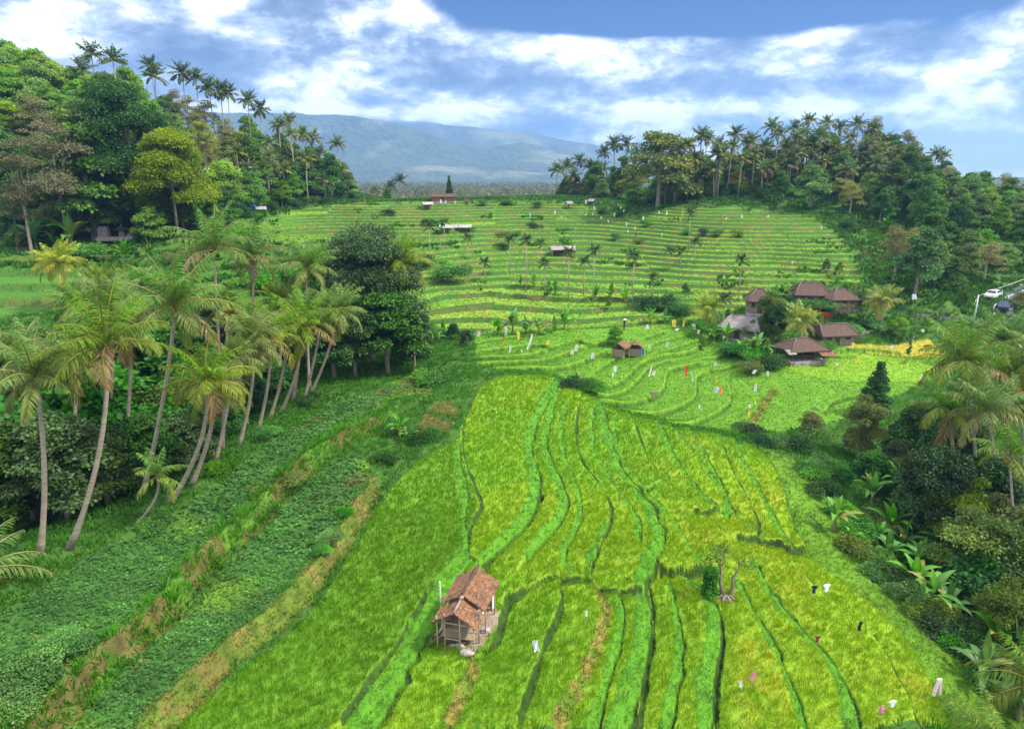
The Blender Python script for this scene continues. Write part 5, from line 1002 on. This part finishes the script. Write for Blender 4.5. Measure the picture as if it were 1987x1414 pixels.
# brown building and walls on the crest
house(862, 390, 8.5, 4, 1.7, .9, R(2), 'long brown brick building on the crest under the conifer', wall='brick', roof='tile_brown', ridge=.8)
def wallrun(pl, h, th, mat, label, name='wall', cat='wall'):
    L = smooth_line(wl(pl), 1); m_ = MB(); x0, y0 = L[0]; z0 = H1(x0, y0)
    for i in range(len(L)-1):
        a, b = Vector((*L[i], 0)), Vector((*L[i+1], 0)); za, zb = H1(*L[i]), H1(*L[i+1]); d = (b-a).normalized(); n = Vector((-d.y, d.x, 0))*th/2
        V = [a-n, b-n, b+n, a+n]; zs = [za, zb, zb, za]; B = [Vector((v.x-x0, v.y-y0, z-.4-z0)) for v, z in zip(V, zs)]; T = [Vector((v.x-x0, v.y-y0, z+h-z0)) for v, z in zip(V, zs)]
        m_.add(B+T, [(3,2,1,0),(4,5,6,7),(0,1,5,4),(1,2,6,5),(2,3,7,6),(3,0,4,7)])
    o = m_.build(name, M[mat]); o.location = (x0, y0, z0); return tag(o, label, cat)
wallrun([(702,388),(740,387),(790,388)], .9, .3, 'wood_dark', 'low dark wall along the crest left of the yellow-green palm')
wallrun([(1778,616),(1820,618),(1866,620)], .5, .3, 'concrete', 'grey retaining wall under the road bank')
wallrun([(1600,668),(1650,655),(1700,640)], .35, .3, 'stone', 'low stone wall beside the path right of the lower house')
# shrine by the giant tree
def shrine():
    x, y = dpt(224, 131, 15)[:2]; z = H1(x, y)+.8; o = empty('shrine', (x, y, z), 'small stone shrine with dark pointed roof beneath the giant tree', 'shrine', rz=R(8), sc=.72)
    MB().box((0,0,.2),(9,3,1.0)).build('terrace_wall', M['stone'], o); MB().box((-3.0,.4,1.7),(2.4,2,2.4)).box((-3.0,.4,3.1),(2.0,1.7,.5)).build('gate_tower', M['concrete'], o)
    MB().box((1.6,0,1.4),(1.4,1.4,1.6),tap=.8).build('pedestal', M['plaster'], o); m_ = MB(); a = 1.5
    for c in (((-a,-a),(a,-a)),((a,-a),(a,a)),((a,a),(-a,a)),((-a,a),(-a,-a))): m_.slab([(1.6+c[0][0],c[0][1],2.5),(1.6+c[1][0],c[1][1],2.5),(1.6,0,3.7)], .1)
    m_.build('roof', M['dark'], o); MB().ball((1.6,0,3.75),.14,8,5).build('finial', M['stone'], o)
    st = MB(); 
    for i in range(8): st.box((3.2+.2*(i % 3), -.9+.25*i, .9+.1*(i % 2)), (.3,.16,.5))
    st.build('stone_posts', M['stone'], o)
shrine()
# field shelters
def shelter(px, py, L, Wd, h, label, roofm, rz=0, gable=.7, wallm='thatch', legs=True, name='field_shelter', cat='shelter', xy=None):
    x, y = xy or gp(px, py, hgt); o = empty(name, (x, y, H1(x, y)), label, cat, 'field shelters', rz=rz)
    for sx_ in (-1,1):
        for sy_ in (-1,1): MB().tube([(sx_*L/2*.85,sy_*Wd/2*.8,-.3),(sx_*L/2*.85,sy_*Wd/2*.8,h)], .06, 6).build('post', M['bamboo'], o)
    if wallm: MB().box((0,Wd*.36,h*.5),(L*.8,.06,h*.9)).box((-L*.4,0,h*.45),(.06,Wd*.7,h*.8)).build('wall_mat', M[wallm], o)
    m_ = MB(); a = L/2; b = Wd/2; m_.slab([(-a,-b,h),(a,-b,h),(a,0,h+gable),(-a,0,h+gable)], .07); m_.slab([(a,b,h),(-a,b,h),(-a,0,h+gable),(a,0,h+gable)], .07); m_.build('roof', M[roofm], o); return o
shelter(830, 405, 3.2, 2.6, 1.3, 'small white-roofed shelter at the top left of the far terraces', 'tarp_white', R(15)); shelter(1148, 398, 2.2, 1.8, 1.2, 'small grey shelter on the crest beside the right hill', 'tile_grey', R(-30)); shelter(1104, 404, 2.2, 2, 1.0, 'tumbledown grey shelter below the crest', 'tile_grey', R(20))
shelter(866, 452, 3.6, 2.2, 1.2, 'white plastic-roofed shelter at the left of the long pair on the upper terraces', 'tarp_white', R(8)); shelter(898, 450, 5.0, 2.0, .9, 'long low pale shelter right beside the white plastic-roofed one', 'tarp_white', R(-4)); 
shelter(1084, 493, 4.2, 3.0, 1.1, 'dark and white roofed shelter in the middle of the far terraces', 'tile_grey', R(10)); shelter(1106, 491, 2.6, 2.4, .9, 'smaller white-roofed shelter right of the one in mid terraces', 'tarp_white', R(-8)); shelter(508, 416, 2.6, 2.2, 1.3, 'white-roofed shelter at the left edge of the upper rice', 'tarp_white', R(25)); shelter(906, 398, 1.4, 1.4, .9, 'tiny dark shelter on the crest right of the brown building', 'wood_dark', 0)
bt = MB().box((0,0,.6),(2.2,1.2,1.2)).box((.3,.1,1.25),(1.2,.9,.4)).build('tarpaulin_heap', M['tarp_blue']); x_, y_, z_ = ground(489, 409); bt.location = (x_, y_, z_); tag(bt, 'blue tarpaulin covering a heap at the edge of the upper rice', 'tarpaulin')
# twin huts with red roofs
for px, py, rz, lb, L_ in [(1204,692,R(60),'left one of the twin rusty-roofed field huts, plank walled',2.6),(1232,690,R(78),'right one of the twin rusty-roofed field huts, beside the blue sheet',2.0)]:
    o = shelter(px, py, L_, 2.3, 1.4, lb, 'tile_red', rz, .8, 'thatch', name='field_hut', cat='hut'); MB().box((L_*.4,0,.72),(.06,1.7,1.4)).build('plank_wall', M['thatch'], o)
bl = MB().box((0,0,.5),(.9,.5,1.1),tap=.8).build('plastic_sheet', M['tarp_blue']); x_, y_, z_ = ground(1243, 690); bl.location = (x_, y_, z_); tag(bl, 'blue plastic sheet hung beside the twin huts', 'plastic sheet')
# the near hut
def near_hut():
    z0 = H1(-2.4, 33.2); o = empty('field_hut', (-2.55, 33.55, z0), 'open bamboo hut with worn red tile roof on bare earth in the near field', 'hut', rz=R(-15)); e = 2.02; rz_ = 2.95
    m_ = MB(); N_ = 10; r = random.Random(4)
    def plane(y0, y1, side, ze, zr, w_, nm):
        b = MB(); ny = 13; nx = 7; V = []; Q = []
        for lay in (0, 1):
            for i in range(ny+1):
                for j in range(nx+1):
                    f = j/nx; yy = y0+(y1-y0)*i/ny; sag = -.07*sin(pi*i/ny)*sin(pi*f)-.04*sin(i*1.3+j); V.append((side*w_*f, yy+r.uniform(-.02,.02), zr+(ze-zr)*f+sag*.6+(.025 if j % 2 else 0)-lay*.06))
        n1_ = (nx+1)*(ny+1)
        for i in range(ny):
            for j in range(nx):
                a = i*(nx+1)+j; q_ = (a, a+1, a+nx+2, a+nx+1); q2 = tuple(k+n1_ for k in q_)
                Q += [q_ if side > 0 else q_[::-1], q2[::-1] if side > 0 else q2]
        for i in range(ny): a = i*(nx+1); Q += [(a, a+nx+1, a+nx+1+n1_, a+n1_), (a+nx, a+nx+n1_, a+2*nx+1+n1_, a+2*nx+1)]
        for j in range(nx): Q += [(j, j+n1_, j+1+n1_, j+1), (ny*(nx+1)+j, ny*(nx+1)+j+1, ny*(nx+1)+j+1+n1_, ny*(nx+1)+j+n1_)]
        b.add(V, Q); return b.build(nm, M['tile_red'], o)
    a = plane(-.75, 2.15, 1, 2.12, rz_, 1.32, 'roof_slope'); b = plane(-.75, 2.15, -1, 2.12, rz_, 1.30, 'roof_slope')
    c = plane(-2.15, -.80, 1, 1.92, 2.72, 1.25, 'front_roof_slope'); d = plane(-2.15, -.80, -1, 1.92, 2.72, 1.28, 'front_roof_slope')
    MB().tube([(0,-.72,rz_+.04),(0,.7,rz_+.02),(0,2.2,rz_+.06)], [.07,.075,.07], 7).build('ridge_cap', M['wood_dark'], a, True)
    MB().tube([(0,-2.1,2.74),(0,-.95,2.76)], [.06,.07], 7).ball((.02,-.85,2.84),.13,8,5,(1,1.4,.8)).build('ridge_cap', M['plaster'], c, True)
    for x, y in ((-1.08,-1.9),(-.62,-1.95),(.25,-1.98),(1.02,-1.95),(-1.05,0),(1.05,.1),(-1.05,1.9),(1.05,1.9),(.95,-.8)):
        MB().tube([(x,y,-.25),(x+.02,y,1.0),(x,y+.01,2.2 if abs(x) > .8 else 2.45)], [.045,.04,.04], 6).build('post', M['bamboo'], o, True)
    for p0, p1 in (((-1.1,-1.93,1.9),(1.1,-1.93,1.9)),((-1.1,-2,1.9),(-1.1,2,2.05)),((1.08,-2,1.9),(1.08,2,2.05)),((-.62,-1.96,.95),(.25,-1.98,.95)),((-1.1,1.9,1.95),(1.1,1.9,1.95)),((0,-2,2.6),(0,2,2.8))):
        MB().tube([p0, p1], .035, 6).build('beam', M['bamboo'], o, True)
    MB().box((-.1,.2,.62),(1.9,3.2,.08)).build('platform', M['thatch'], o)
    MB().box((-1.1,.4,1.1),(.05,2.6,1.1)).build('woven_wall', M['thatch'], o); MB().box((0,1.75,1.15),(2.0,.05,1.5)).build('back_wall', M['thatch'], o)
    MB().box((1.1,1.45,1.2),(.04,.28,.8)).build('hanging_cloth', M['white'], o); MB().box((.75,.55,1.25),(.03,.22,.9)).build('hanging_cloth', M['white'], o)
    MB().box((-.2,-1.2,.28),(1.2,.6,.35)).box((-.6,-1.3,.2),(.5,.5,.5)).build('storage_box', M['wood_dark'], o)
near_hut()
x_, y_, z_ = ground(858, 1205); MB().tube([(0,0,-.2),(-.08,.02,2.6)], .045, 6).build('pole', M['paint_white'], None); po = bpy.context.scene.collection.objects[-1]; po.location = (x_, y_, z_); tag(po, 'upright pale pole leaning at the left eave of the near hut', 'pole')
for i, (px, py, s, lb) in enumerate([(905,1268,.34,'pale flat stone at the foot of the hut mound'),(893,1254,.28,'grey stone beside the pale flat one'),(940,1225,.30,'grey stone at the right of the hut floor'),(880,1252,.22,'small dark stone in front of the hut')]):
    r = random.Random(i); b = MB().ball((0,0,.05), s, 9, 6, (1.2,.9,.55)); b.V = [(v[0]*r.uniform(.85,1.15), v[1]*r.uniform(.85,1.15), v[2]) for v in b.V]; o = b.build('rock', M['stone']); x, y, z = ground(px, py); o.location = (x, y, z); tag(o, lb, 'rock')
b = MB(); r = random.Random(8)
for i in range(16): 
    a = r.uniform(-.5,.5); xx, yy = r.uniform(-.9,.9), r.uniform(-.35,.35); b.tube([(xx-.6,yy,.06+.02*i),(xx+.6,yy+a,.08+.022*i)], .03, 5)
o = b.build('branch_pile', M['wood_dark']); x_, y_, z_ = ground(868, 1238); o.location = (x_, y_, z_); o.rotation_euler = (0,0,.6); tag(o, 'pile of dark sticks at the left front of the near hut', 'branch pile')
# ------------------------------------------------------------------ road, lamp, cars
def strip(name, L, wd, lift, mat, off=0.):
    V = []; Q = []; n = len(L); zl = np.convolve(np.pad([H1(*p) for p in L], 3, 'edge'), np.ones(7)/7, 'valid')
    for i in range(n):
        t_ = L[min(i+1, n-1)]-L[max(i-1, 0)]; t_ = t_/np.linalg.norm(t_); nn = np.array([-t_[1], t_[0]]); p = L[i]+nn*off
        for sg, dz in ((-1,-.6),(-1,0),(1,0),(1,-.6)): q_ = p+nn*sg*wd/2; V.append((q_[0], q_[1], zl[i]+lift+dz))
    for i in range(n-1):
        for a in range(3): Q.append((4*i+a, 4*i+a+1, 4*i+5+a, 4*i+4+a))
    o = link(name, npmesh(name, V, Q=Q, mats=[M[mat]])); return tag(o, kind='structure'), zl
_, RZ = strip('road', ROAD, 5.6, .30, 'asphalt'); strip('road_edge_line', ROAD, .14, .315, 'paint_white', 2.4); strip('road_centre_line', ROAD, .12, .315, 'paint_white', 0)
def car(i, off, flip, paint, label, van=False):
    t_ = ROAD[min(i+1, len(ROAD)-1)]-ROAD[i]; a = atan2(t_[1], t_[0])+(pi if flip else 0); n = np.array([-t_[1], t_[0]])/np.linalg.norm(t_); p = ROAD[i]+n*off; o = empty('parked_car' if flip else 'car', (p[0], p[1], RZ[i]+.31), label, 'car', None, rz=a)
    pf = [(-2.1,.35),(-2.15,.8),(-2.0,1.0),(-1.5,1.05),(-1.0,1.5),(.6,1.52),(1.2,1.02),(1.95,.9),(2.15,.65),(2.1,.35)]; V = []; Q = []; n_ = len(pf)
    for k, (ws, sh) in enumerate(((.84,0),(.84,0))): 
        sg = -1 if k == 0 else 1
        for x, z in pf: V.append((x, sg*(.84 if z < 1.1 else .66), z))
    for k in range(n_): Q.append((k, (k+1) % n_, (k+1) % n_+n_, k+n_))
    T = [(0, k+1, k) for k in range(1, n_-1)]+[(n_, n_+k, n_+k+1) for k in range(1, n_-1)]
    MB().add(V, [q_[::-1] for q_ in Q], T).build('body', M[paint], o)
    g = MB(); g.slab([(.66,-.6,1.47),(1.17,-.72,1.06),(1.17,.72,1.06),(.66,.6,1.47)], .02); g.V = [(v[0]+.03, v[1], v[2]+.03) for v in g.V]; g.build('windscreen', M['glass'], o)
    for sg in (-1,1): MB().add([(-.95,sg*.672,1.44),(.55,sg*.672,1.44),(.98,sg*.80,1.10),(-1.3,sg*.80,1.10)], [(0,1,2,3)]).build('side_window', M['glass'], o)
    for x in (-1.35,1.35):
        for sg in (-1,1): wv = MB().tube([(x,sg*.72,.33),(x,sg*.88,.33)], .33, 14).build('wheel', M['rubber'], o, True); MB().tube([(x,sg*.86,.33),(x,sg*.90,.33)], .17, 10).build('rim', M['steel'], wv, True)
    for sg in (-1,1): MB().box((2.12,sg*.6,.72),(.06,.3,.14)).build('headlight', M['paint_white'], o)
kk = [int(np.argmin(((ROAD-np.array(gp(*p)))**2).sum(1))) for p in ((1943,606),(1945,586))]
car(kk[0], -1.3, False, 'car_dark', 'dark blue car driving on the road bend'); car(kk[1], 1.6, True, 'car_white', 'white car half hidden behind the trees on the road')
def lamp(px, ptop, y, label):
    tp = atd(px, ptop, y); z = H1(tp[0], y); h = tp[2]-z; o = empty('street_lamp', (tp[0], y, z), label, 'street lamp'); MB().tube([(0,0,-.3),(0,0,h)], [.13,.08], 8).build('pole', M['steel'], o, True)
    MB().tube([(0,0,h-.15),(.8,0,h+.15),(1.2,0,h+.18)], .04, 6).build('arm', M['steel'], o, True); MB().box((1.4,0,h+.17),(.6,.2,.1)).build('lamp_head', M['paint_white'], o)
lamp(1899, 572, 113, 'tall pale street lamp standing above the windblown palm')
lamp(1958, 573, 127, 'short distant street lamp on the road bend')
g = MB(); L = ROAD
for i in range(2, len(L)-3):
    t_ = L[i+1]-L[i]; n = np.array([-t_[1], t_[0]])/np.linalg.norm(t_)*3.0; p = L[i]+n; q_ = L[i+1]+n; g.box((p[0],p[1],RZ[i]+.6),(.07,.07,.7)); g.tube([(p[0],p[1],RZ[i]+.9),(q_[0],q_[1],RZ[i+1]+.9)], .035, 6)
o = g.build('guard_rail', M['steel']); tag(o, 'white guard rail along the outer edge of the road bend', 'guard rail')
# ------------------------------------------------------------------ cloths on sticks
def pix_ground(px, py, hc):
    x, y = gp(px, py, hgt)
    for _ in range(3): dep = y*cos(PITCH)+(H-H1(x, y))*sin(PITCH); x, y = gp(px, py+F*hc/dep*.93, hgt)
    return x, y, H1(x, y), dep
def cloth_mb(kind, w_, h_, r):
    b = MB()
    if kind == 'ball': return b.ball((0,0,0), w_/2, 10, 7, (1,.85,1.0))
    if kind == 'shirt': 
        b.box((0,0,0),(w_*.56,w_*.16,h_),tap=1.1); 
        for sg in (-1,1): b.box((sg*w_*.38,0,h_*.28),(w_*.30,w_*.13,h_*.36),Matrix.Rotation(sg*.5,3,'Y'))
        return b
    if kind == 'trousers':
        b.box((0,0,h_*.38),(w_*.42,w_*.2,h_*.24))
        for sg in (-1,1): b.box((sg*w_*.22,0,-h_*.12),(w_*.26,w_*.18,h_*.80),Matrix.Rotation(-sg*.16,3,'Y'))
        return b
    nx, ny = (5, 7) if kind == 'cloth' else (2, 9); V = []; Q = []; ph = r.uniform(0,6); cur = r.uniform(-.35,.35)
    for l_ in (0,1):
        for i in range(ny+1):
            for j in range(nx+1):
                f = i/ny; g_ = j/nx-.5; nw = 1-.35*f if kind == 'ribbon' else 1-.2*f*abs(sin(ph)); V.append((g_*w_*nw+cur*h_*f*f*(1 if kind == 'ribbon' else .4)+.09*w_*sin(f*5+ph), .20*w_*sin(g_*8+ph+f*4)+l_*.012, h_/2-h_*f-.06*h_*g_*sin(ph)))
    n_ = (nx+1)*(ny+1)
    for i in range(ny):
        for j in range(nx): a = i*(nx+1)+j; q_ = (a, a+1, a+nx+2, a+nx+1); Q += [q_[::-1], tuple(k+n_ for k in q_)]
    for i in range(ny): a = i*(nx+1); Q += [(a, a+nx+1, a+nx+1+n_, a+n_), (a+nx, a+nx+n_, a+2*nx+1+n_, a+2*nx+1)]
    for j in range(nx): Q += [(j, j+n_, j+1+n_, j+1), (ny*(nx+1)+j, ny*(nx+1)+j+1, ny*(nx+1)+j+1+n_, ny*(nx+1)+j+n_)]
    return b.add(V, Q)
def flag(px, py, wpx, hpx, kind, colr, label, hc=1.25, cat='cloth on stick', name='cloth_on_stick'):
    x, y, z, dep = pix_ground(px, py, hc); w_ = wpx*dep/F; h_ = hpx*dep/F; r = random.Random(px*31+py); o = empty(name, (x, y, z), label, cat, 'bird-scaring cloths in the fields', rz=r.uniform(-.3,.3))
    top = hc+h_/2; MB().tube([(0,.03,-.3),(.02,.03,top*.55),(.03 if kind != 'ball' else 0,.03,top+(.03 if kind != 'ball' else -h_/2))], .014 if dep < 60 else .02, 5).build('stick', M['bamboo'], o, True)
    if kind in ('shirt',): MB().tube([(-w_*.5,.03,hc+h_*.36),(w_*.5,.03,hc+h_*.36)], .014, 5).build('crossbar', M['bamboo'], o, True)
    c = cloth_mb(kind, w_, h_, r).build('cloth', M[colr], o, kind in ('ribbon','cloth','ball')); c.location = (0,-.02,hc); return o
FL = [(930,649,7,10,'cloth','palepink','pale pink cloth at the left end of the upper cloth-hung field'),(982,643,6,18,'ribbon','white','curved white streamer left in the row of field streamers'),(1006,651,6,16,'ribbon','yellow','yellow streamer between two white ones'),(1032,663,4,30,'ribbon','white','longest white streamer in the field'),(978,666,5,8,'cloth','orange','small orange rag below the white and yellow streamers'),(990,677,5,15,'ribbon','white','white rag with orange top near the long streamer'),(1012,684,2,7,'ribbon','white','tiny white rag below the long streamer'),
 (1062,667,7,7,'cloth','yellow','round yellow rag right of the long white streamer'),(1110,684,6,8,'cloth','palepink','pale pink rag left of the twin huts'),(1118,676,7,13,'cloth','white','white cloth beside the pale pink rag'),(1149,691,8,13,'cloth','white','tilted white cloth on the terrace edge left of the twin huts'),(1162,706,2,9,'ribbon','yellow','thin yellow strip below the tilted white cloth'),(1193,716,8,11,'cloth','white','square white cloth with a tail below the twin huts'),(1189,728,3,10,'ribbon','white','short curved white strip under the square cloth'),
 (1262,721,3,20,'ribbon','white','white and yellow strip on the lower right of the twin huts'),(1268,724,7,9,'cloth','white','crumpled white bundle beside a strip'),(1268,765,16,10,'shirt','plaster','cross-shaped cream scarecrow rag on the terrace lip'),(1329,721,6,20,'ribbon','red','bright red banner standing in the curved terraces'),(1341,731,3,19,'ribbon','white','white strip right of the red banner'),(1326,755,2,12,'ribbon','yellow','thin yellow strip below the red banner'),
 (1389,737,3,18,'ribbon','yellow','yellow strip above the white and orange cloths'),(1388,757,12,11,'cloth','white','broad white cloth in the middle terrace'),(1398,758,8,15,'cloth','orange','orange-yellow cloth touching the broad white one'),(1387,708,5,8,'cloth','white','white rag near the shrubs on the terrace corner'),(1465,753,6,15,'cloth','white','slim white cloth above the yellow bank'),(1462,779,3,13,'ribbon','yellow','yellow strip left of the yellow bank'),(1454,788,7,6,'ribbon','white','curled white strip left of the yellow bank'),(1452,803,5,14,'ribbon','yellow','yellow banner at the foot of the yellow bank'),
 (1356,792,4,14,'ribbon','white','white strip on the lowest curved terrace'),(1462,722,8,8,'cloth','white','white rag under the shrub at the lime field corner'),(1488,725,5,9,'cloth','white','white rag right of the corner shrub'),(1590,679,8,12,'cloth','white','bluish white cloth at the edge of the lime field by the pavilion'),(1256,635,7,8,'cloth','white','white rag on the field edge right of the worker'),(1277,637,3,8,'ribbon','orange','orange strip on the field edge'),(1267,636,3,6,'ribbon','yellow','small yellow strip left of the orange one'),(1306,628,8,14,'cloth','yellow','large yellow cloth by the banana plants'),(1327,629,5,13,'ribbon','yellow','yellow streamer right of the large yellow cloth'),
 (1345,635,8,11,'ribbon','white','arched white flag beside the banana plants'),(1354,645,5,8,'cloth','white','white rag below the arched flag'),(1312,641,8,4,'cloth','white','flat white sheet on the field edge'),(1260,673,5,8,'cloth','white','white rag right of the blue sheet'),(1294,669,5,10,'cloth','white','white rag on the stepped field right of the huts'),(1219,606,4,6,'cloth','white','white rag on the terraces above the worker'),(1653,670,7,9,'cloth','yellow','yellow rag at the left end of the ripe field'),(1728,675,8,8,'cloth','white','white rag below the ripe field'),(1769,659,6,9,'cloth','white','white rag between the two ripe fields'),(1788,642,6,6,'cloth','white','white rag above the right ripe field'),(1661,700,7,9,'cloth','yellow','yellow rag in the lime green field'),(1622,707,5,5,'cloth','white','tiny white rag in the lime green field'),(1786,731,6,8,'cloth','white','white rag beside the palm in the lime green field'),
 (1600,1140,13,16,'shirt','white','white shirt hung in the golden rice'),(1576,1142,9,17,'shirt','navy','dark navy shirt left of the white shirt'),(1663,1214,9,20,'cloth','black','black cloth with white top in the golden rice'),(1582,1237,10,14,'shirt','brown','dark red-brown shirt at the bund'),(1690,1125,9,9,'ball','black','round black pot on a stick by the grass slope, upper one'),(1804,1235,10,9,'ball','black','round black pot on a stick by the grass slope, lower one'),(1459,1310,11,20,'cloth','pink','pink cloth in the near rice right of the bund'),(1433,1326,7,14,'cloth','white','small white cloth left of the pink one'),(1814,1330,22,36,'trousers','palepink','big pale trousers hung near the lower right'),(1726,1362,14,14,'shirt','white','white child shirt near the lower right'),(1705,1378,16,14,'cloth','pink','pink cloth beside the white child shirt'),(1039,1252,12,24,'cloth','white','white twisted cloth right of the near hut'),(1137,1188,6,12,'cloth','white','small greyish white cloth in the rice right of the hut')]
for f_ in FL: flag(*f_, hc=.95 if f_[1] > 1000 else 1.2)
FS = [(1077,413),(1089,424),(1137,420),(1028,420),(1204,404),(1215,438),(1192,420),(1137,394),(1153,404),(1218,450),(1248,424),(1284,456),(1278,413),(1294,415),(1439,422),(1409,429),(1490,422),(1345,411),(1536,512),(1592,445),(865,394),(883,394),(856,394),(1166,424),(1150,416),(1210,414),(1232,446),(1180,430)]
for i, (px, py) in enumerate(sorted(FS)): flag(px, py, 3, 4.5 if i % 3 else 7, 'ribbon' if i % 2 else 'cloth', 'white', 'tiny white rag on a stick in the upper terraces, %s from the left' % ORD(i+1), hc=1.1)
fo = flag(1769, 578, 9, 10, 'cloth', 'white', 'white flag on a pole at the foot of the wooded slope', hc=3.2, cat='flag', name='flag_on_pole')
# ------------------------------------------------------------------ worker in the field
def person(px, py, label):
    x, y, z = ground(px, py); o = empty('person', (x, y, z), label, 'person', rz=R(200)); J = [(0,0,.92),(0,0,1.1),(0,.04,1.32),(0,.08,1.48),(0,.10,1.56),(0,.12,1.66),(.09,0,.88),(.10,.03,.48),(.10,-.02,.06),(.10,.12,.03),(-.09,0,.88),(-.10,.0,.48),(-.10,-.05,.06),(-.10,.09,.03),(.18,.06,1.42),(.26,.16,1.16),(.20,.36,1.02),(-.18,.06,1.42),(-.26,.16,1.16),(-.20,.36,1.02)]
    E = [(0,1),(1,2),(2,3),(3,4),(4,5),(0,6),(6,7),(7,8),(8,9),(0,10),(10,11),(11,12),(12,13),(2,14),(14,15),(15,16),(2,17),(17,18),(18,19)]; rad = [.14,.12,.15,.06,.07,.10,.09,.06,.04,.035,.09,.06,.04,.035,.055,.042,.032,.055,.042,.032]
    me = bpy.data.meshes.new('person'); me.from_pydata(J, E, []); me.materials.append(M['navy']); b = bpy.data.objects.new('body', me); COL.objects.link(b); b.parent = o
    sk = b.modifiers.new('skin', 'SKIN'); 
    if not me.skin_vertices: b.data.skin_vertices if False else None
    return o, b, rad
def person_mesh(px, py, label):
    """one continuous figure with separate hat and trousers colour"""
    o, b, rad = person(px, py, label)
    for i, v in enumerate(b.data.skin_vertices[0].data if len(b.data.skin_vertices) else []): v.radius = (rad[i], rad[i]); v.use_root = (i == 0)
    s2 = b.modifiers.new('sub', 'SUBSURF'); s2.levels = 1; s2.render_levels = 1
    h = MB(); V = [(0,.12,1.86)]+[(.26*cos(k*pi/6),.12+.26*sin(k*pi/6),1.70) for k in range(12)]+[(.26*cos(k*pi/6),.12+.26*sin(k*pi/6),1.69) for k in range(12)]
    h.add(V, [(1+k, 13+k, 13+(k+1) % 12, 1+(k+1) % 12) for k in range(12)], [(0,1+k,1+(k+1) % 12) for k in range(12)]+[(13,13+k+1,13+k) for k in range(1,11)]); h.build('hat', M['white'], o)
person_mesh(1211, 640, 'person in dark clothes and pale hat standing at the field edge behind the twin huts')
# ------------------------------------------------------------------ air
hz = bpy.data.materials.new('haze'); hz.use_nodes = True; t = NT(hz.node_tree); hz.node_tree.nodes.clear(); pv_ = t.n('ShaderNodeVolumePrincipled'); pv_.inputs['Density'].default_value = .00018; pv_.inputs['Color'].default_value = (.30,.56,1.0,1); pv_.inputs['Anisotropy'].default_value = .2
o_ = t.n('ShaderNodeOutputMaterial'); t.l(pv_.outputs[0], o_.inputs['Volume'])
hb = MB().box((0, 3700, 302), (18000, 7800, 640)).build('haze', hz); tag(hb, kind='stuff'); hb['label'] = 'thin blue air between the near fields and the mountains'
